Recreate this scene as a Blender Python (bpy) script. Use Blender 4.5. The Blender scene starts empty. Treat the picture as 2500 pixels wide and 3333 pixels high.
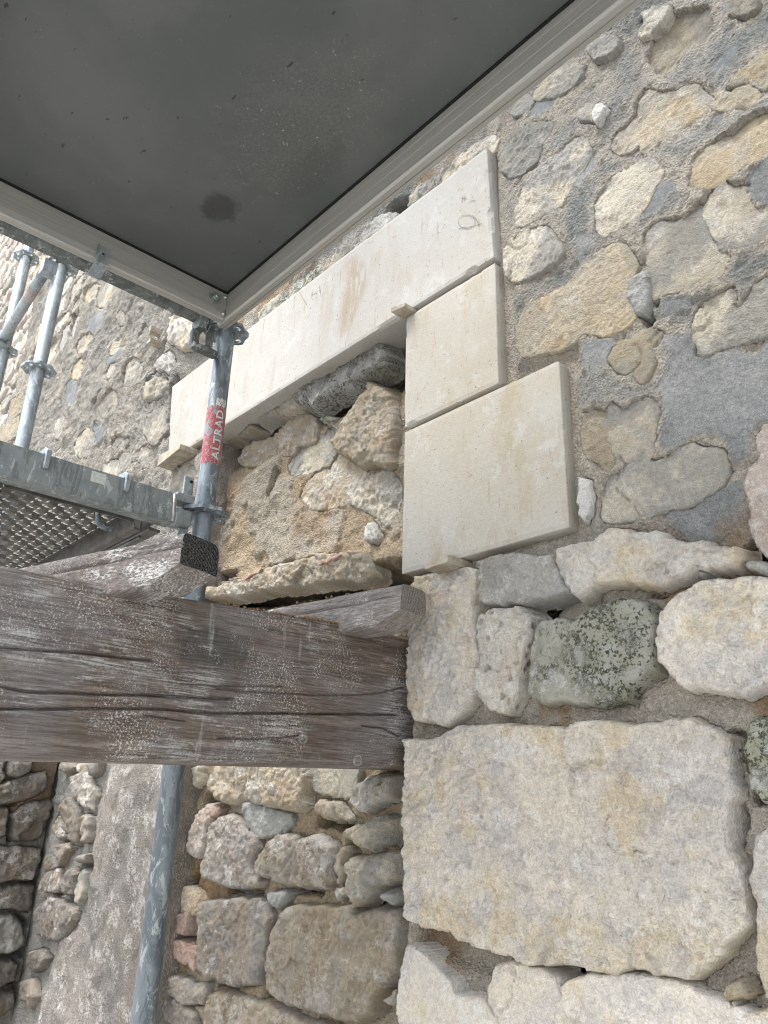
import bpy, bmesh, math, random
import numpy as np
from mathutils import Vector, Matrix

# ------------------------------------------------------------------ camera, sky, sun, exposure
# X runs along the facade, Y into the wall, Z up; eye level is z = 0 and the ground lies 1.55 m below
scene = bpy.context.scene
YAW, PITCH, ROLL = math.radians(48.539), math.radians(21.091), math.radians(1.7226)
fw = Vector((-math.sin(YAW) * math.cos(PITCH), math.cos(YAW) * math.cos(PITCH), math.sin(PITCH)))
rt = Vector((math.cos(YAW), math.sin(YAW), 0))
up = rt.cross(fw)
r2 = math.cos(ROLL) * rt + math.sin(ROLL) * up
u2 = -math.sin(ROLL) * rt + math.cos(ROLL) * up
cam_data = bpy.data.cameras.new("camera")
cam_data.sensor_fit = 'VERTICAL'
cam_data.sensor_height = 36.0
cam_data.lens = 27.077
cam_data.clip_start = 0.02
cam_data.clip_end = 500
cam = bpy.data.objects.new("camera", cam_data)
scene.collection.objects.link(cam)
cam.matrix_world = Matrix(((r2.x, u2.x, -fw.x, 0), (r2.y, u2.y, -fw.y, 0), (r2.z, u2.z, -fw.z, 0), (0, 0, 0, 1)))
scene.camera = cam

SUN_DIR = Vector((-0.14, -0.42, 1.0)).normalized()      # from the place towards the sun
world = bpy.data.worlds.new("World")
scene.world = world
world.use_nodes = True
wn = world.node_tree
bg = wn.nodes["Background"]
sky = wn.nodes.new("ShaderNodeTexSky")
sky.sky_type = 'NISHITA'
sky.sun_disc = False
sky.sun_elevation = math.asin(SUN_DIR.z)
sky.sun_rotation = math.atan2(SUN_DIR.x, SUN_DIR.y)
sky.dust_density = 4.0
hsv = wn.nodes.new("ShaderNodeHueSaturation")             # an overcast, nearly colourless sky
hsv.inputs["Saturation"].default_value = 0.42
wn.links.new(sky.outputs[0], hsv.inputs["Color"])
wn.links.new(hsv.outputs[0], bg.inputs[0])
bg.inputs[1].default_value = 0.125
sun_data = bpy.data.lights.new("sun", 'SUN')
sun_data.energy = 1.5
sun_data.angle = math.radians(30)
sun_data.color = (1.0, 0.99, 0.97)
sun = bpy.data.objects.new("sun", sun_data)
scene.collection.objects.link(sun)
sun.rotation_euler = SUN_DIR.to_track_quat('Z', 'Y').to_euler()
sun.location = (0, -5, 8)
scene.view_settings.view_transform = 'Standard'
scene.view_settings.look = 'None'
scene.view_settings.gamma = 1.0
scene.view_settings.use_curve_mapping = False
scene.view_settings.exposure = 2.06
scene.cycles.use_denoising = True
scene.cycles.filter_width = 1.0
scene.cycles.max_bounces = 6
scene.cycles.diffuse_bounces = 3
scene.cycles.caustics_reflective = False
scene.cycles.caustics_refractive = False

# ------------------------------------------------------------------ noise and outlines
def vnoise(x, y, seed):
    xi = np.floor(x); yi = np.floor(y)
    fx = x - xi; fy = y - yi
    fx = fx * fx * fx * (fx * (fx * 6 - 15) + 10); fy = fy * fy * fy * (fy * (fy * 6 - 15) + 10)
    xi = xi.astype(np.int64); yi = yi.astype(np.int64)
    def h(a, b):
        k = (a * 374761393 + b * 668265263 + seed * 974634777) & 0xffffffff
        k = ((k ^ (k >> 13)) * 1274126177) & 0xffffffff
        k = ((k ^ (k >> 16)) * 2246822519) & 0xffffffff
        return ((k ^ (k >> 15)) & 0xffffff) / 8388607.5 - 1.0
    a = h(xi, yi); b = h(xi + 1, yi); c = h(xi, yi + 1); d = h(xi + 1, yi + 1)
    return (a + (b - a) * fx) * (1 - fy) + (c + (d - c) * fx) * fy
def fbm(x, y, freq, octaves, seed, gain=0.5, ridged=False):
    out = 0; amp = 1.0; tot = 0
    c, s = math.cos(0.62), math.sin(0.62)
    x = x * freq; y = y * freq
    for o in range(octaves):
        n = vnoise(x + 17.3 * o, y - 9.1 * o, seed + 31 * o)
        if ridged: n = 1 - 2 * np.abs(n)
        out = out + amp * n; tot += amp; amp *= gain
        x, y = (c * x - s * y) * 2.03, (s * x + c * y) * 2.03
    return out / tot
def smooth_poly(pts, n=4):
    p = np.array(pts, float); k = len(p); out = []
    for i in range(k):
        p0, p1, p2, p3 = p[i - 1], p[i], p[(i + 1) % k], p[(i + 2) % k]
        for t in np.arange(n) / n:
            out.append(0.5 * (2 * p1 + (p2 - p0) * t + (2 * p0 - 5 * p1 + 4 * p2 - p3) * t * t + (3 * p1 - p0 - 3 * p2 + p3) * t ** 3))
    return np.array(out)
def sdf(poly, x, y):                                        # positive inside
    d2 = np.full(x.shape, 1e9); inside = np.zeros(x.shape, bool)
    k = len(poly)
    for i in range(k):
        ax, ay = poly[i]; bx, by = poly[(i + 1) % k]
        ex, ey = bx - ax, by - ay
        t = np.clip(((x - ax) * ex + (y - ay) * ey) / (ex * ex + ey * ey + 1e-12), 0, 1)
        d2 = np.minimum(d2, (x - ax - t * ex) ** 2 + (y - ay - t * ey) ** 2)
        if ay != by:
            cross = ((ay > y) != (by > y)) & (x < (bx - ax) * (y - ay) / (by - ay) + ax)
            inside ^= cross
    d = np.sqrt(d2)
    return np.where(inside, d, -d)
def line_dist(pts, x, y):
    d2 = np.full(x.shape, 1e9)
    for (ax, ay), (bx, by) in zip(pts[:-1], pts[1:]):
        ex, ey = bx - ax, by - ay
        t = np.clip(((x - ax) * ex + (y - ay) * ey) / (ex * ex + ey * ey + 1e-12), 0, 1)
        d2 = np.minimum(d2, (x - ax - t * ex) ** 2 + (y - ay - t * ey) ** 2)
    return np.sqrt(d2)
def sstep(a, b, x):
    t = np.clip((x - a) / (b - a), 0, 1)
    return t * t * (3 - 2 * t)
def warp(u, v, amt, seed):
    return (u + amt * (fbm(u, v, 22, 3, seed) + 0.35 * fbm(u, v, 110, 2, seed + 5)),
            v + amt * (fbm(u, v, 22, 3, seed + 77) + 0.35 * fbm(u, v, 110, 2, seed + 82)))

def facets(x, y, freq, seed):                               # broken flat chips, each tilted its own way
    x = x * freq; y = y * freq
    xi = np.floor(x).astype(np.int64); yi = np.floor(y).astype(np.int64)
    best = np.full(x.shape, 9.0); out = np.zeros(x.shape)
    def h(a, b, k):
        k = (a * 374761393 + b * 668265263 + (seed + k) * 974634777) & 0xffffffff
        k = ((k ^ (k >> 13)) * 1274126177) & 0xffffffff
        return ((k ^ (k >> 16)) & 0xffff) / 65535.0
    for i in (-1, 0, 1):
        for j in (-1, 0, 1):
            cx, cy = xi + i, yi + j
            dx = x - cx - h(cx, cy, 1); dy = y - cy - h(cx, cy, 2)
            d = dx * dx + dy * dy
            m = d < best
            best = np.where(m, d, best)
            out = np.where(m, dx * (2 * h(cx, cy, 3) - 1) + dy * (2 * h(cx, cy, 4) - 1) + 0.3 * (2 * h(cx, cy, 5) - 1), out)
    return out
WARP = 0.008
# ------------------------------------------------------------------ objects
COL = scene.collection
def np_obj(name, verts, quads, mat, parent=None, attrs=None, smooth=True):
    me = bpy.data.meshes.new(name)
    verts = np.asarray(verts, np.float32); quads = np.asarray(quads, np.int32)
    me.vertices.add(len(verts)); me.vertices.foreach_set("co", verts.ravel())
    me.loops.add(quads.size); me.loops.foreach_set("vertex_index", quads.ravel())
    me.polygons.add(len(quads))
    me.polygons.foreach_set("loop_start", np.arange(0, quads.size, quads.shape[1], dtype=np.int32))
    me.polygons.foreach_set("loop_total", np.full(len(quads), quads.shape[1], np.int32))
    me.polygons.foreach_set("use_smooth", np.full(len(quads), smooth))
    me.update(calc_edges=True)
    for k, a in (attrs or {}).items():
        at = me.attributes.new(k, 'FLOAT', 'POINT'); at.data.foreach_set("value", np.asarray(a, np.float32).ravel())
    return link(name, me, mat, parent)
def link(name, me, mat, parent=None):
    o = bpy.data.objects.new(name, me)
    COL.objects.link(o)
    if mat is not None:
        for m in (mat if isinstance(mat, (list, tuple)) else [mat]): me.materials.append(m)
    if parent is not None:
        o.parent = parent; o.matrix_parent_inverse = Matrix.Translation(-parent.location)
    return o
def py_obj(name, verts, faces, mat, parent=None, smooth=False, mats=None):
    me = bpy.data.meshes.new(name)
    me.from_pydata([tuple(v) for v in verts], [], [tuple(f) for f in faces])
    if smooth: me.polygons.foreach_set("use_smooth", [True] * len(me.polygons))
    o = link(name, me, mat, parent)
    if mats is not None: me.polygons.foreach_set("material_index", mats)
    me.update()
    return o
def bm_obj(name, bm, mat, parent=None, smooth=False):
    bmesh.ops.recalc_face_normals(bm, faces=bm.faces[:])
    me = bpy.data.meshes.new(name); bm.to_mesh(me); bm.free()
    if smooth: me.polygons.foreach_set("use_smooth", [True] * len(me.polygons))
    return link(name, me, mat, parent)
def thing(name, label, cat, loc=(0, 0, 0), group=None):
    o = bpy.data.objects.new(name, None); COL.objects.link(o)
    o.empty_display_size = 0.05
    o.location = loc
    return tag(o, label, cat, group)
def tag(o, label, cat, group=None):
    o["label"] = label; o["category"] = cat
    if group: o["group"] = group
    return o
def keep(o, root):                                          # parent a mesh given in place
    o.parent = root
    o.matrix_parent_inverse = Matrix.Translation(-root.location)
    return o
def bm_box(bm, lo, hi, bevel=0.0, seg=2):
    lo, hi = Vector(lo), Vector(hi)
    g = bmesh.ops.create_cube(bm, size=1.0)
    vs = g['verts']
    for v in vs: v.co = Vector([(lo[i] + hi[i]) / 2 + v.co[i] * (hi[i] - lo[i]) for i in range(3)])
    if bevel > 0:
        es = list({e for v in vs for e in v.link_edges})
        bmesh.ops.bevel(bm, geom=es, offset=bevel, segments=seg, profile=0.5, affect='EDGES')
def box(name, lo, hi, mat, parent=None, bevel=0.002, seg=2):
    bm = bmesh.new(); bm_box(bm, lo, hi, bevel, seg)
    return bm_obj(name, bm, mat, parent)
def tube_data(p0, p1, r, n=28, rings=2, inner=None):
    p0, p1 = Vector(p0), Vector(p1)
    d = (p1 - p0).normalized()
    a = d.orthogonal().normalized(); b = d.cross(a)
    verts, faces = [], []
    for i in range(rings):
        c = p0.lerp(p1, i / (rings - 1))
        for k in range(n):
            t = 2 * math.pi * k / n
            verts.append(c + r * (math.cos(t) * a + math.sin(t) * b))
    for i in range(rings - 1):
        for k in range(n):
            faces.append((i * n + k, i * n + (k + 1) % n, (i + 1) * n + (k + 1) % n, (i + 1) * n + k))
    faces.append(tuple(range(n))[::-1]); faces.append(tuple((rings - 1) * n + k for k in range(n)))
    return verts, faces
def tube(name, p0, p1, r, mat, parent=None, n=28):
    v, f = tube_data(p0, p1, r, n)
    o = py_obj(name, v, f, mat, parent, smooth=True)
    o.data.polygons[-1].use_smooth = False; o.data.polygons[-2].use_smooth = False
    return o
def path_tube(name, pts, r, mat, parent=None, n=12):
    pts = [Vector(p) for p in pts]; verts, faces = [], []
    ref = Vector((0.3, 0.7, 0.2)).normalized()
    for i, p in enumerate(pts):
        d = (pts[min(i + 1, len(pts) - 1)] - pts[max(i - 1, 0)]).normalized()
        a = (ref - ref.dot(d) * d).normalized(); b = d.cross(a)
        for k in range(n):
            t = 2 * math.pi * k / n
            verts.append(p + r * (math.cos(t) * a + math.sin(t) * b))
    for i in range(len(pts) - 1):
        for k in range(n):
            faces.append((i * n + k, i * n + (k + 1) % n, (i + 1) * n + (k + 1) % n, (i + 1) * n + k))
    faces.append(tuple(range(n))[::-1]); faces.append(tuple((len(pts) - 1) * n + k for k in range(n)))
    return py_obj(name, verts, faces, mat, parent, smooth=True)
def extrude_profile(name, prof, axis, a0, a1, mat, parent=None, bevel=0.0):
    # prof: closed outline in the plane across the axis ('X': (y, z); 'Y': (x, z))
    mk = (lambda s, p: (s, p[0], p[1])) if axis == 'X' else (lambda s, p: (p[0], s, p[1]))
    n = len(prof)
    verts = [mk(a0, p) for p in prof] + [mk(a1, p) for p in prof]
    faces = [(k, (k + 1) % n, n + (k + 1) % n, n + k) for k in range(n)] + [tuple(range(n))[::-1], tuple(range(n, 2 * n))]
    bm = bmesh.new()
    vs = [bm.verts.new(v) for v in verts]
    for f in faces: bm.faces.new([vs[i] for i in f])
    bmesh.ops.recalc_face_normals(bm, faces=bm.faces[:])
    if bevel: bmesh.ops.bevel(bm, geom=bm.edges[:], offset=bevel, segments=1, affect='EDGES')
    return bm_obj(name, bm, mat, parent)

# ------------------------------------------------------------------ materials
class NT:
    def __init__(s, name):
        s.m = bpy.data.materials.new(name); s.m.use_nodes = True
        s.t = s.m.node_tree; s.b = s.t.nodes["Principled BSDF"]
        s.tc = s.t.nodes.new("ShaderNodeTexCoord").outputs["Object"]
    def n(s, k): return s.t.nodes.new(k)
    def l(s, a, b):
        if isinstance(a, (int, float)): b.default_value = a
        elif isinstance(a, (tuple, list)): b.default_value = tuple(a) + ((1,) if len(a) == 3 and len(b.default_value) == 4 else ())
        else: s.t.links.new(a, b)
    def vec(s, scale=(1, 1, 1), rnd=0.0):
        mp = s.n("ShaderNodeMapping"); s.l(s.tc, mp.inputs["Vector"]); mp.inputs["Scale"].default_value = scale
        if rnd:
            oi = s.n("ShaderNodeObjectInfo"); s.l(s.math('MULTIPLY', oi.outputs["Random"], rnd), mp.inputs["Location"])
        return mp.outputs[0]
    def noise(s, v, scale, detail=4, rough=0.6, dist=0.0):
        k = s.n("ShaderNodeTexNoise"); s.l(v, k.inputs["Vector"])
        k.inputs["Scale"].default_value = scale; k.inputs["Detail"].default_value = detail
        k.inputs["Roughness"].default_value = rough; k.inputs["Distortion"].default_value = dist
        return k.outputs["Fac"]
    def voro(s, v, scale, out="Distance", feat='F1'):
        k = s.n("ShaderNodeTexVoronoi"); s.l(v, k.inputs["Vector"]); k.feature = feat
        k.inputs["Scale"].default_value = scale
        return k.outputs[out]
    def rng(s, f, a, b, c=0.0, d=1.0):
        k = s.n("ShaderNodeMapRange"); k.interpolation_type = 'SMOOTHSTEP'
        s.l(f, k.inputs["Value"])
        for i, x in zip(("From Min", "From Max", "To Min", "To Max"), (a, b, c, d)): s.l(x, k.inputs[i])
        return k.outputs[0]
    def math(s, op, a, b=0.0):
        k = s.n("ShaderNodeMath"); k.operation = op; s.l(a, k.inputs[0]); s.l(b, k.inputs[1])
        return k.outputs[0]
    def mix(s, f, a, b, mode='MIX'):
        k = s.n("ShaderNodeMix"); k.data_type = 'RGBA'; k.blend_type = mode
        s.l(f, k.inputs[0]); s.l(a, k.inputs[6]); s.l(b, k.inputs[7])
        return k.outputs[2]
    def attr(s, name):
        k = s.n("ShaderNodeAttribute"); k.attribute_name = name
        return k.outputs["Fac"]
    def sep(s, v):
        k = s.n("ShaderNodeSeparateXYZ"); s.l(v, k.inputs[0]); return k.outputs
    def value(s, col, f, lo, hi):                            # brightness variation
        k = s.n("ShaderNodeMix"); k.data_type = 'RGBA'; k.blend_type = 'MULTIPLY'
        k.inputs[0].default_value = 1.0
        g = s.rng(f, 0.25, 0.75, lo, hi)
        c = s.n("ShaderNodeCombineColor"); 
        for i in range(3): s.l(g, c.inputs[i])
        s.l(col, k.inputs[6]); s.l(c.outputs[0], k.inputs[7])
        return k.outputs[2]
    def bump(s, h, dist, strength=1.0, prev=None):
        k = s.n("ShaderNodeBump"); s.l(h, k.inputs["Height"]); k.inputs["Distance"].default_value = dist
        k.inputs["Strength"].default_value = strength
        if prev is not None: s.l(prev, k.inputs["Normal"])
        return k.outputs[0]
    def done(s, col, rough=0.9, metal=0.0, normal=None, spec=0.25):
        s.l(col, s.b.inputs["Base Color"]); s.l(rough, s.b.inputs["Roughness"]); s.l(metal, s.b.inputs["Metallic"])
        s.b.inputs["Specular IOR Level"].default_value = spec
        if normal is not None: s.l(normal, s.b.inputs["Normal"])
        return s.m

def stone_mat(name, c1, c2, stain, grey, stain_amt=0.5, grey_amt=0.5, lime=0.0, speck=None, speck_lo=0.5, pits=0.0, cement=0.0):
    # t1..t5 are broad weathering patterns laid down per vertex when a stone is shaped; fine grain comes from the nodes
    s = NT(name); v = s.vec(rnd=37.0)
    n1 = s.attr("t1"); n2 = s.attr("t2"); n5 = s.attr("t3"); nl = s.attr("t4"); nc = s.attr("t5")
    oi = s.n("ShaderNodeObjectInfo")
    sc = s.n("ShaderNodeVectorMath"); sc.operation = 'SCALE'; s.l(v, sc.inputs[0])      # every stone has its own grain size
    s.l(s.math('ADD', 0.55, s.math('MULTIPLY', s.math('FRACT', s.math('MULTIPLY', oi.outputs["Random"], 7.31)), 0.75)), sc.inputs["Scale"]); v = sc.outputs[0]
    n3 = s.noise(v, 120, 3, 0.78); n4 = s.noise(v, 480, 2, 0.7)
    c = s.mix(s.rng(n1, 0.38, 0.62), c1, c2)
    c = s.mix(s.math('MULTIPLY', s.rng(n5, 0.50, 0.64), stain_amt), c, stain)
    c = s.mix(s.math('MULTIPLY', s.rng(n2, 0.48, 0.66), grey_amt), c, grey)
    if speck is not None:
        m = s.rng(s.math('ADD', s.math('MULTIPLY', n3, 0.6), s.math('MULTIPLY', nl, 0.4)), speck_lo, speck_lo + 0.07)
        c = s.mix(s.math('MULTIPLY', m, s.rng(n1, 0.30, 0.48)), c, speck)
    if lime:
        m = s.rng(s.math('ADD', s.math('MULTIPLY', nl, 0.7), s.math('MULTIPLY', n3, 0.3)), 0.54, 0.62)
        c = s.mix(s.math('MULTIPLY', m, lime), c, (0.58, 0.575, 0.55))
    if cement:
        c = s.mix(s.math('MULTIPLY', s.rng(nc, 0.48, 0.60), cement), c, (0.235, 0.235, 0.218))
    c = s.value(c, n3, 0.84, 1.13); c = s.value(c, n4, 0.88, 1.10)
    c = s.value(c, oi.outputs["Random"], 0.90, 1.08)
    h = s.math('ADD', s.math('MULTIPLY', n3, 0.0070), s.math('MULTIPLY', n4, 0.0014))
    if pits:
        pt = s.rng(s.voro(v, 60), 0.10, 0.34)
        c = s.mix(s.math('MULTIPLY', s.math('SUBTRACT', 1.0, pt), pits * 0.6), c, (0.2, 0.17, 0.13))
        h = s.math('ADD', h, s.math('MULTIPLY', pt, 0.005 * pits))
    return s.done(c, 0.95, 0, s.bump(h, 1.0), 0.12)
def weather(U, V, seed):
    f = lambda q, o, k, gain=0.6: 0.5 + 0.42 * fbm(U, V, q, o, seed + k, gain)
    return {'t1': f(6, 4, 501), 't2': f(24, 5, 502, 0.65), 't3': f(11, 5, 503, 0.65), 't4': f(18, 5, 504, 0.7), 't5': f(8, 5, 505, 0.62)}

M = {}
M['cream'] = stone_mat('limestone_cream', (0.430, 0.396, 0.323), (0.385, 0.358, 0.296), (0.330, 0.270, 0.187), (0.309, 0.309, 0.287), 0.35, 0.5, 0.3, cement=0.75)
M['ochre'] = stone_mat('limestone_ochre', (0.392, 0.333, 0.236), (0.369, 0.325, 0.249), (0.317, 0.243, 0.150), (0.300, 0.293, 0.264), 0.5, 0.45, 0.15, cement=0.5)
M['pale'] = stone_mat('limestone_pale', (0.575, 0.53, 0.45), (0.52, 0.487, 0.435), (0.52, 0.44, 0.315), (0.37, 0.36, 0.35), 0.75, 0.5, 0.5)
M['white'] = stone_mat('limestone_white', (0.521, 0.518, 0.487), (0.473, 0.469, 0.446), (0.416, 0.388, 0.326), (0.407, 0.410, 0.398), 0.3, 0.3, 0.4)
M['greystone'] = stone_mat('stone_grey', (0.334, 0.327, 0.302), (0.404, 0.389, 0.352), (0.323, 0.274, 0.208), (0.450, 0.453, 0.437), 0.35, 0.5, 0.4)
M['greybrown'] = stone_mat('stone_grey_brown', (0.235, 0.215, 0.19), (0.30, 0.27, 0.225), (0.225, 0.175, 0.12), (0.20, 0.198, 0.195), 0.5, 0.6, 0.35)
M['dirty'] = stone_mat('stone_dirty_shaded_brown', (0.185, 0.165, 0.142), (0.235, 0.208, 0.17), (0.17, 0.13, 0.09), (0.16, 0.157, 0.152), 0.5, 0.6, 0.35)  # dirty grey-brown stone, darkened further for the shade under the decks
M['tan'] = stone_mat('stone_tan', (0.36, 0.312, 0.24), (0.315, 0.275, 0.215), (0.265, 0.20, 0.13), (0.30, 0.285, 0.26), 0.5, 0.5, 0.3)
M['pinkish'] = stone_mat('stone_pinkish', (0.407, 0.353, 0.313), (0.371, 0.332, 0.296), (0.325, 0.256, 0.207), (0.328, 0.321, 0.309), 0.4, 0.4, 0.3)
M['soil'] = stone_mat('stone_soiled', (0.341, 0.293, 0.224), (0.311, 0.271, 0.210), (0.222, 0.177, 0.126), (0.341, 0.332, 0.302), 0.5, 0.4)
M['pitted'] = stone_mat('stone_pitted', (0.445, 0.426, 0.378), (0.487, 0.465, 0.413), (0.390, 0.322, 0.244), (0.342, 0.333, 0.316), 0.35, 0.5, 0.35, pits=1.0)
M['lichen'] = stone_mat('stone_lichen', (0.43, 0.42, 0.36), (0.36, 0.36, 0.29), (0.25, 0.255, 0.185), (0.50, 0.50, 0.475), 0.6, 0.5, 0.6, speck=(0.060, 0.067, 0.042), speck_lo=0.475)
M['mossy'] = stone_mat('stone_mossy', (0.235, 0.235, 0.22), (0.30, 0.295, 0.275), (0.13, 0.13, 0.085), (0.38, 0.375, 0.355), 0.6, 0.7, 0.4, speck=(0.06, 0.062, 0.048), speck_lo=0.485)
M['cement'] = stone_mat('cement_lump', (0.248, 0.254, 0.246), (0.284, 0.287, 0.276), (0.251, 0.235, 0.206), (0.313, 0.320, 0.313), 0.25, 0.3)
M['brick'] = stone_mat('brick_pale_red', (0.370, 0.262, 0.213), (0.345, 0.247, 0.207), (0.370, 0.313, 0.262), (0.337, 0.286, 0.257), 0.4, 0.45, 0.2)
M['brickred'] = stone_mat('brick_red', (0.295, 0.161, 0.117), (0.270, 0.159, 0.120), (0.371, 0.311, 0.246), (0.344, 0.301, 0.257), 0.5, 0.4)

def mortar_mat(name, sand1, sand2, cem1, cem2, soil=(0.16, 0.105, 0.06), pale=(0.42, 0.35, 0.29)):
    s = NT(name); v = s.vec()
    g = s.attr("grey"); sm = s.attr("smooth"); so = s.attr("soil"); pa = s.attr("pale")
    n1 = s.attr("t1"); n2 = s.attr("t2"); n3 = s.noise(v, 110, 3, 0.75); n4 = s.noise(v, 480, 2, 0.75)
    c = s.mix(s.rng(n2, 0.35, 0.65), sand1, sand2)
    cg = s.mix(s.rng(n1, 0.35, 0.65), cem1, cem2)
    cg = s.mix(s.math('MULTIPLY', s.rng(n2, 0.52, 0.68), 0.6), cg, (0.255, 0.245, 0.22))
    c = s.mix(g, c, cg)
    cs = s.mix(s.rng(n1, 0.38, 0.62), (0.150, 0.156, 0.156), (0.195, 0.201, 0.20))
    cs = s.mix(s.math('MULTIPLY', s.rng(n2, 0.5, 0.72), 0.5), cs, (0.245, 0.247, 0.24))
    c = s.mix(sm, c, cs)
    cp = s.mix(s.rng(n2, 0.38, 0.62), pale, tuple(x * 0.72 for x in pale))
    cp = s.mix(s.math('MULTIPLY', s.rng(n1, 0.46, 0.64), 0.25), cp, (0.28, 0.245, 0.20))
    cp = s.mix(s.math('MULTIPLY', s.rng(s.math('ADD', s.math('MULTIPLY', s.attr("t4"), 0.6), s.math('MULTIPLY', n3, 0.4)), 0.52, 0.62), 0.5), cp, (0.46, 0.445, 0.42))
    c = s.mix(pa, c, cp)
    c = s.mix(so, c, s.mix(n2, soil, tuple(x * 1.7 for x in soil)))
    rough_amt = s.math('SUBTRACT', 1.0, s.math('MULTIPLY', s.math('MAXIMUM', sm, s.math('MULTIPLY', pa, 0.6)), 0.75))
    c = s.value(c, n3, 0.78, 1.2); c = s.value(c, n4, 0.68, 1.28)
    h = s.math('ADD', s.math('MULTIPLY', s.voro(v, 190), 0.0042), s.math('ADD', s.math('MULTIPLY', n3, 0.0055), s.math('MULTIPLY', n4, 0.0013)))
    nb = s.bump(s.math('MULTIPLY', h, rough_amt), 1.0)
    return s.done(c, 0.97, 0, nb, 0.1)
M['mortar'] = mortar_mat('mortar_facade', (0.335, 0.305, 0.255), (0.285, 0.262, 0.222), (0.165, 0.170, 0.162), (0.225, 0.222, 0.205), pale=(0.205, 0.192, 0.178))
M['mortar_infill'] = mortar_mat('mortar_infill', (0.30, 0.243, 0.170), (0.255, 0.21, 0.15), (0.24, 0.22, 0.185), (0.285, 0.26, 0.215))
M['mortar_pink'] = mortar_mat('mortar_pinkish', (0.421, 0.380, 0.354), (0.359, 0.325, 0.307), (0.341, 0.324, 0.315), (0.424, 0.391, 0.374))

def block_mat(name, a, b, stain, stain_amt, extra=None):
    s = NT(name); v = s.vec(rnd=11.0)
    n1 = s.noise(v, 4.5, 5, 0.6, 0.4); n2 = s.noise(s.vec((1, 1, 0.28), 11.0), 17, 6, 0.65, 0.5); n3 = s.noise(v, 240, 4, 0.7)
    c = s.mix(s.rng(n1, 0.35, 0.65), a, b)
    c = s.mix(s.math('MULTIPLY', s.rng(n2, 0.50, 0.70), stain_amt), c, stain)
    c = s.mix(s.math('MULTIPLY', s.rng(s.noise(v, 13, 6, 0.7, 0.6), 0.54, 0.66), 0.55), c, (0.415, 0.412, 0.395))
    nk = s.noise(s.vec((1, 1, 0.10), 7.0), 75, 3, 0.6)
    c = s.mix(s.math('MULTIPLY', s.rng(nk, 0.66, 0.72), 0.6), c, (0.27, 0.22, 0.155))
    c = s.mix(s.math('MULTIPLY', s.rng(s.noise(v, 120, 2, 0.5), 0.68, 0.72), 0.7), c, (0.17, 0.14, 0.10))
    if extra: c = extra(s, c)
    c = s.value(c, n3, 0.90, 1.09)
    nb = s.bump(s.noise(v, 60, 4, 0.6), 0.0012, 0.7); nb = s.bump(n3, 0.0006, 0.7, nb)
    return s.done(c, 0.9, 0, nb, 0.15)
def smear(s, c):
    x = s.sep(s.tc)
    a = s.math('ADD', x[0], s.math('MULTIPLY', s.math('SINE', s.math('MULTIPLY', x[2], 21.0)), 0.022))
    dx = s.math('DIVIDE', s.math('SUBTRACT', a, -1.475), 0.055); dz = s.math('DIVIDE', s.math('SUBTRACT', x[2], 1.40), 0.15)
    d = s.math('ADD', s.math('MULTIPLY', dx, dx), s.math('MULTIPLY', dz, dz))
    st = s.noise(s.vec((1, 1, 0.22)), 55, 6, 0.7, 1.2)
    k = s.math('MULTIPLY', s.rng(d, 0.3, 1.5, 1.0, 0.0), s.rng(st, 0.36, 0.56))
    return s.mix(s.math('MULTIPLY', k, 0.62), c, (0.275, 0.215, 0.145))
M['block'] = block_mat('cut_limestone', (0.369, 0.361, 0.336), (0.349, 0.336, 0.303), (0.320, 0.286, 0.228), 0.6, smear)
M['block_warm'] = block_mat('cut_limestone_warm', (0.369, 0.357, 0.320), (0.349, 0.328, 0.278), (0.307, 0.261, 0.178), 0.55)

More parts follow.
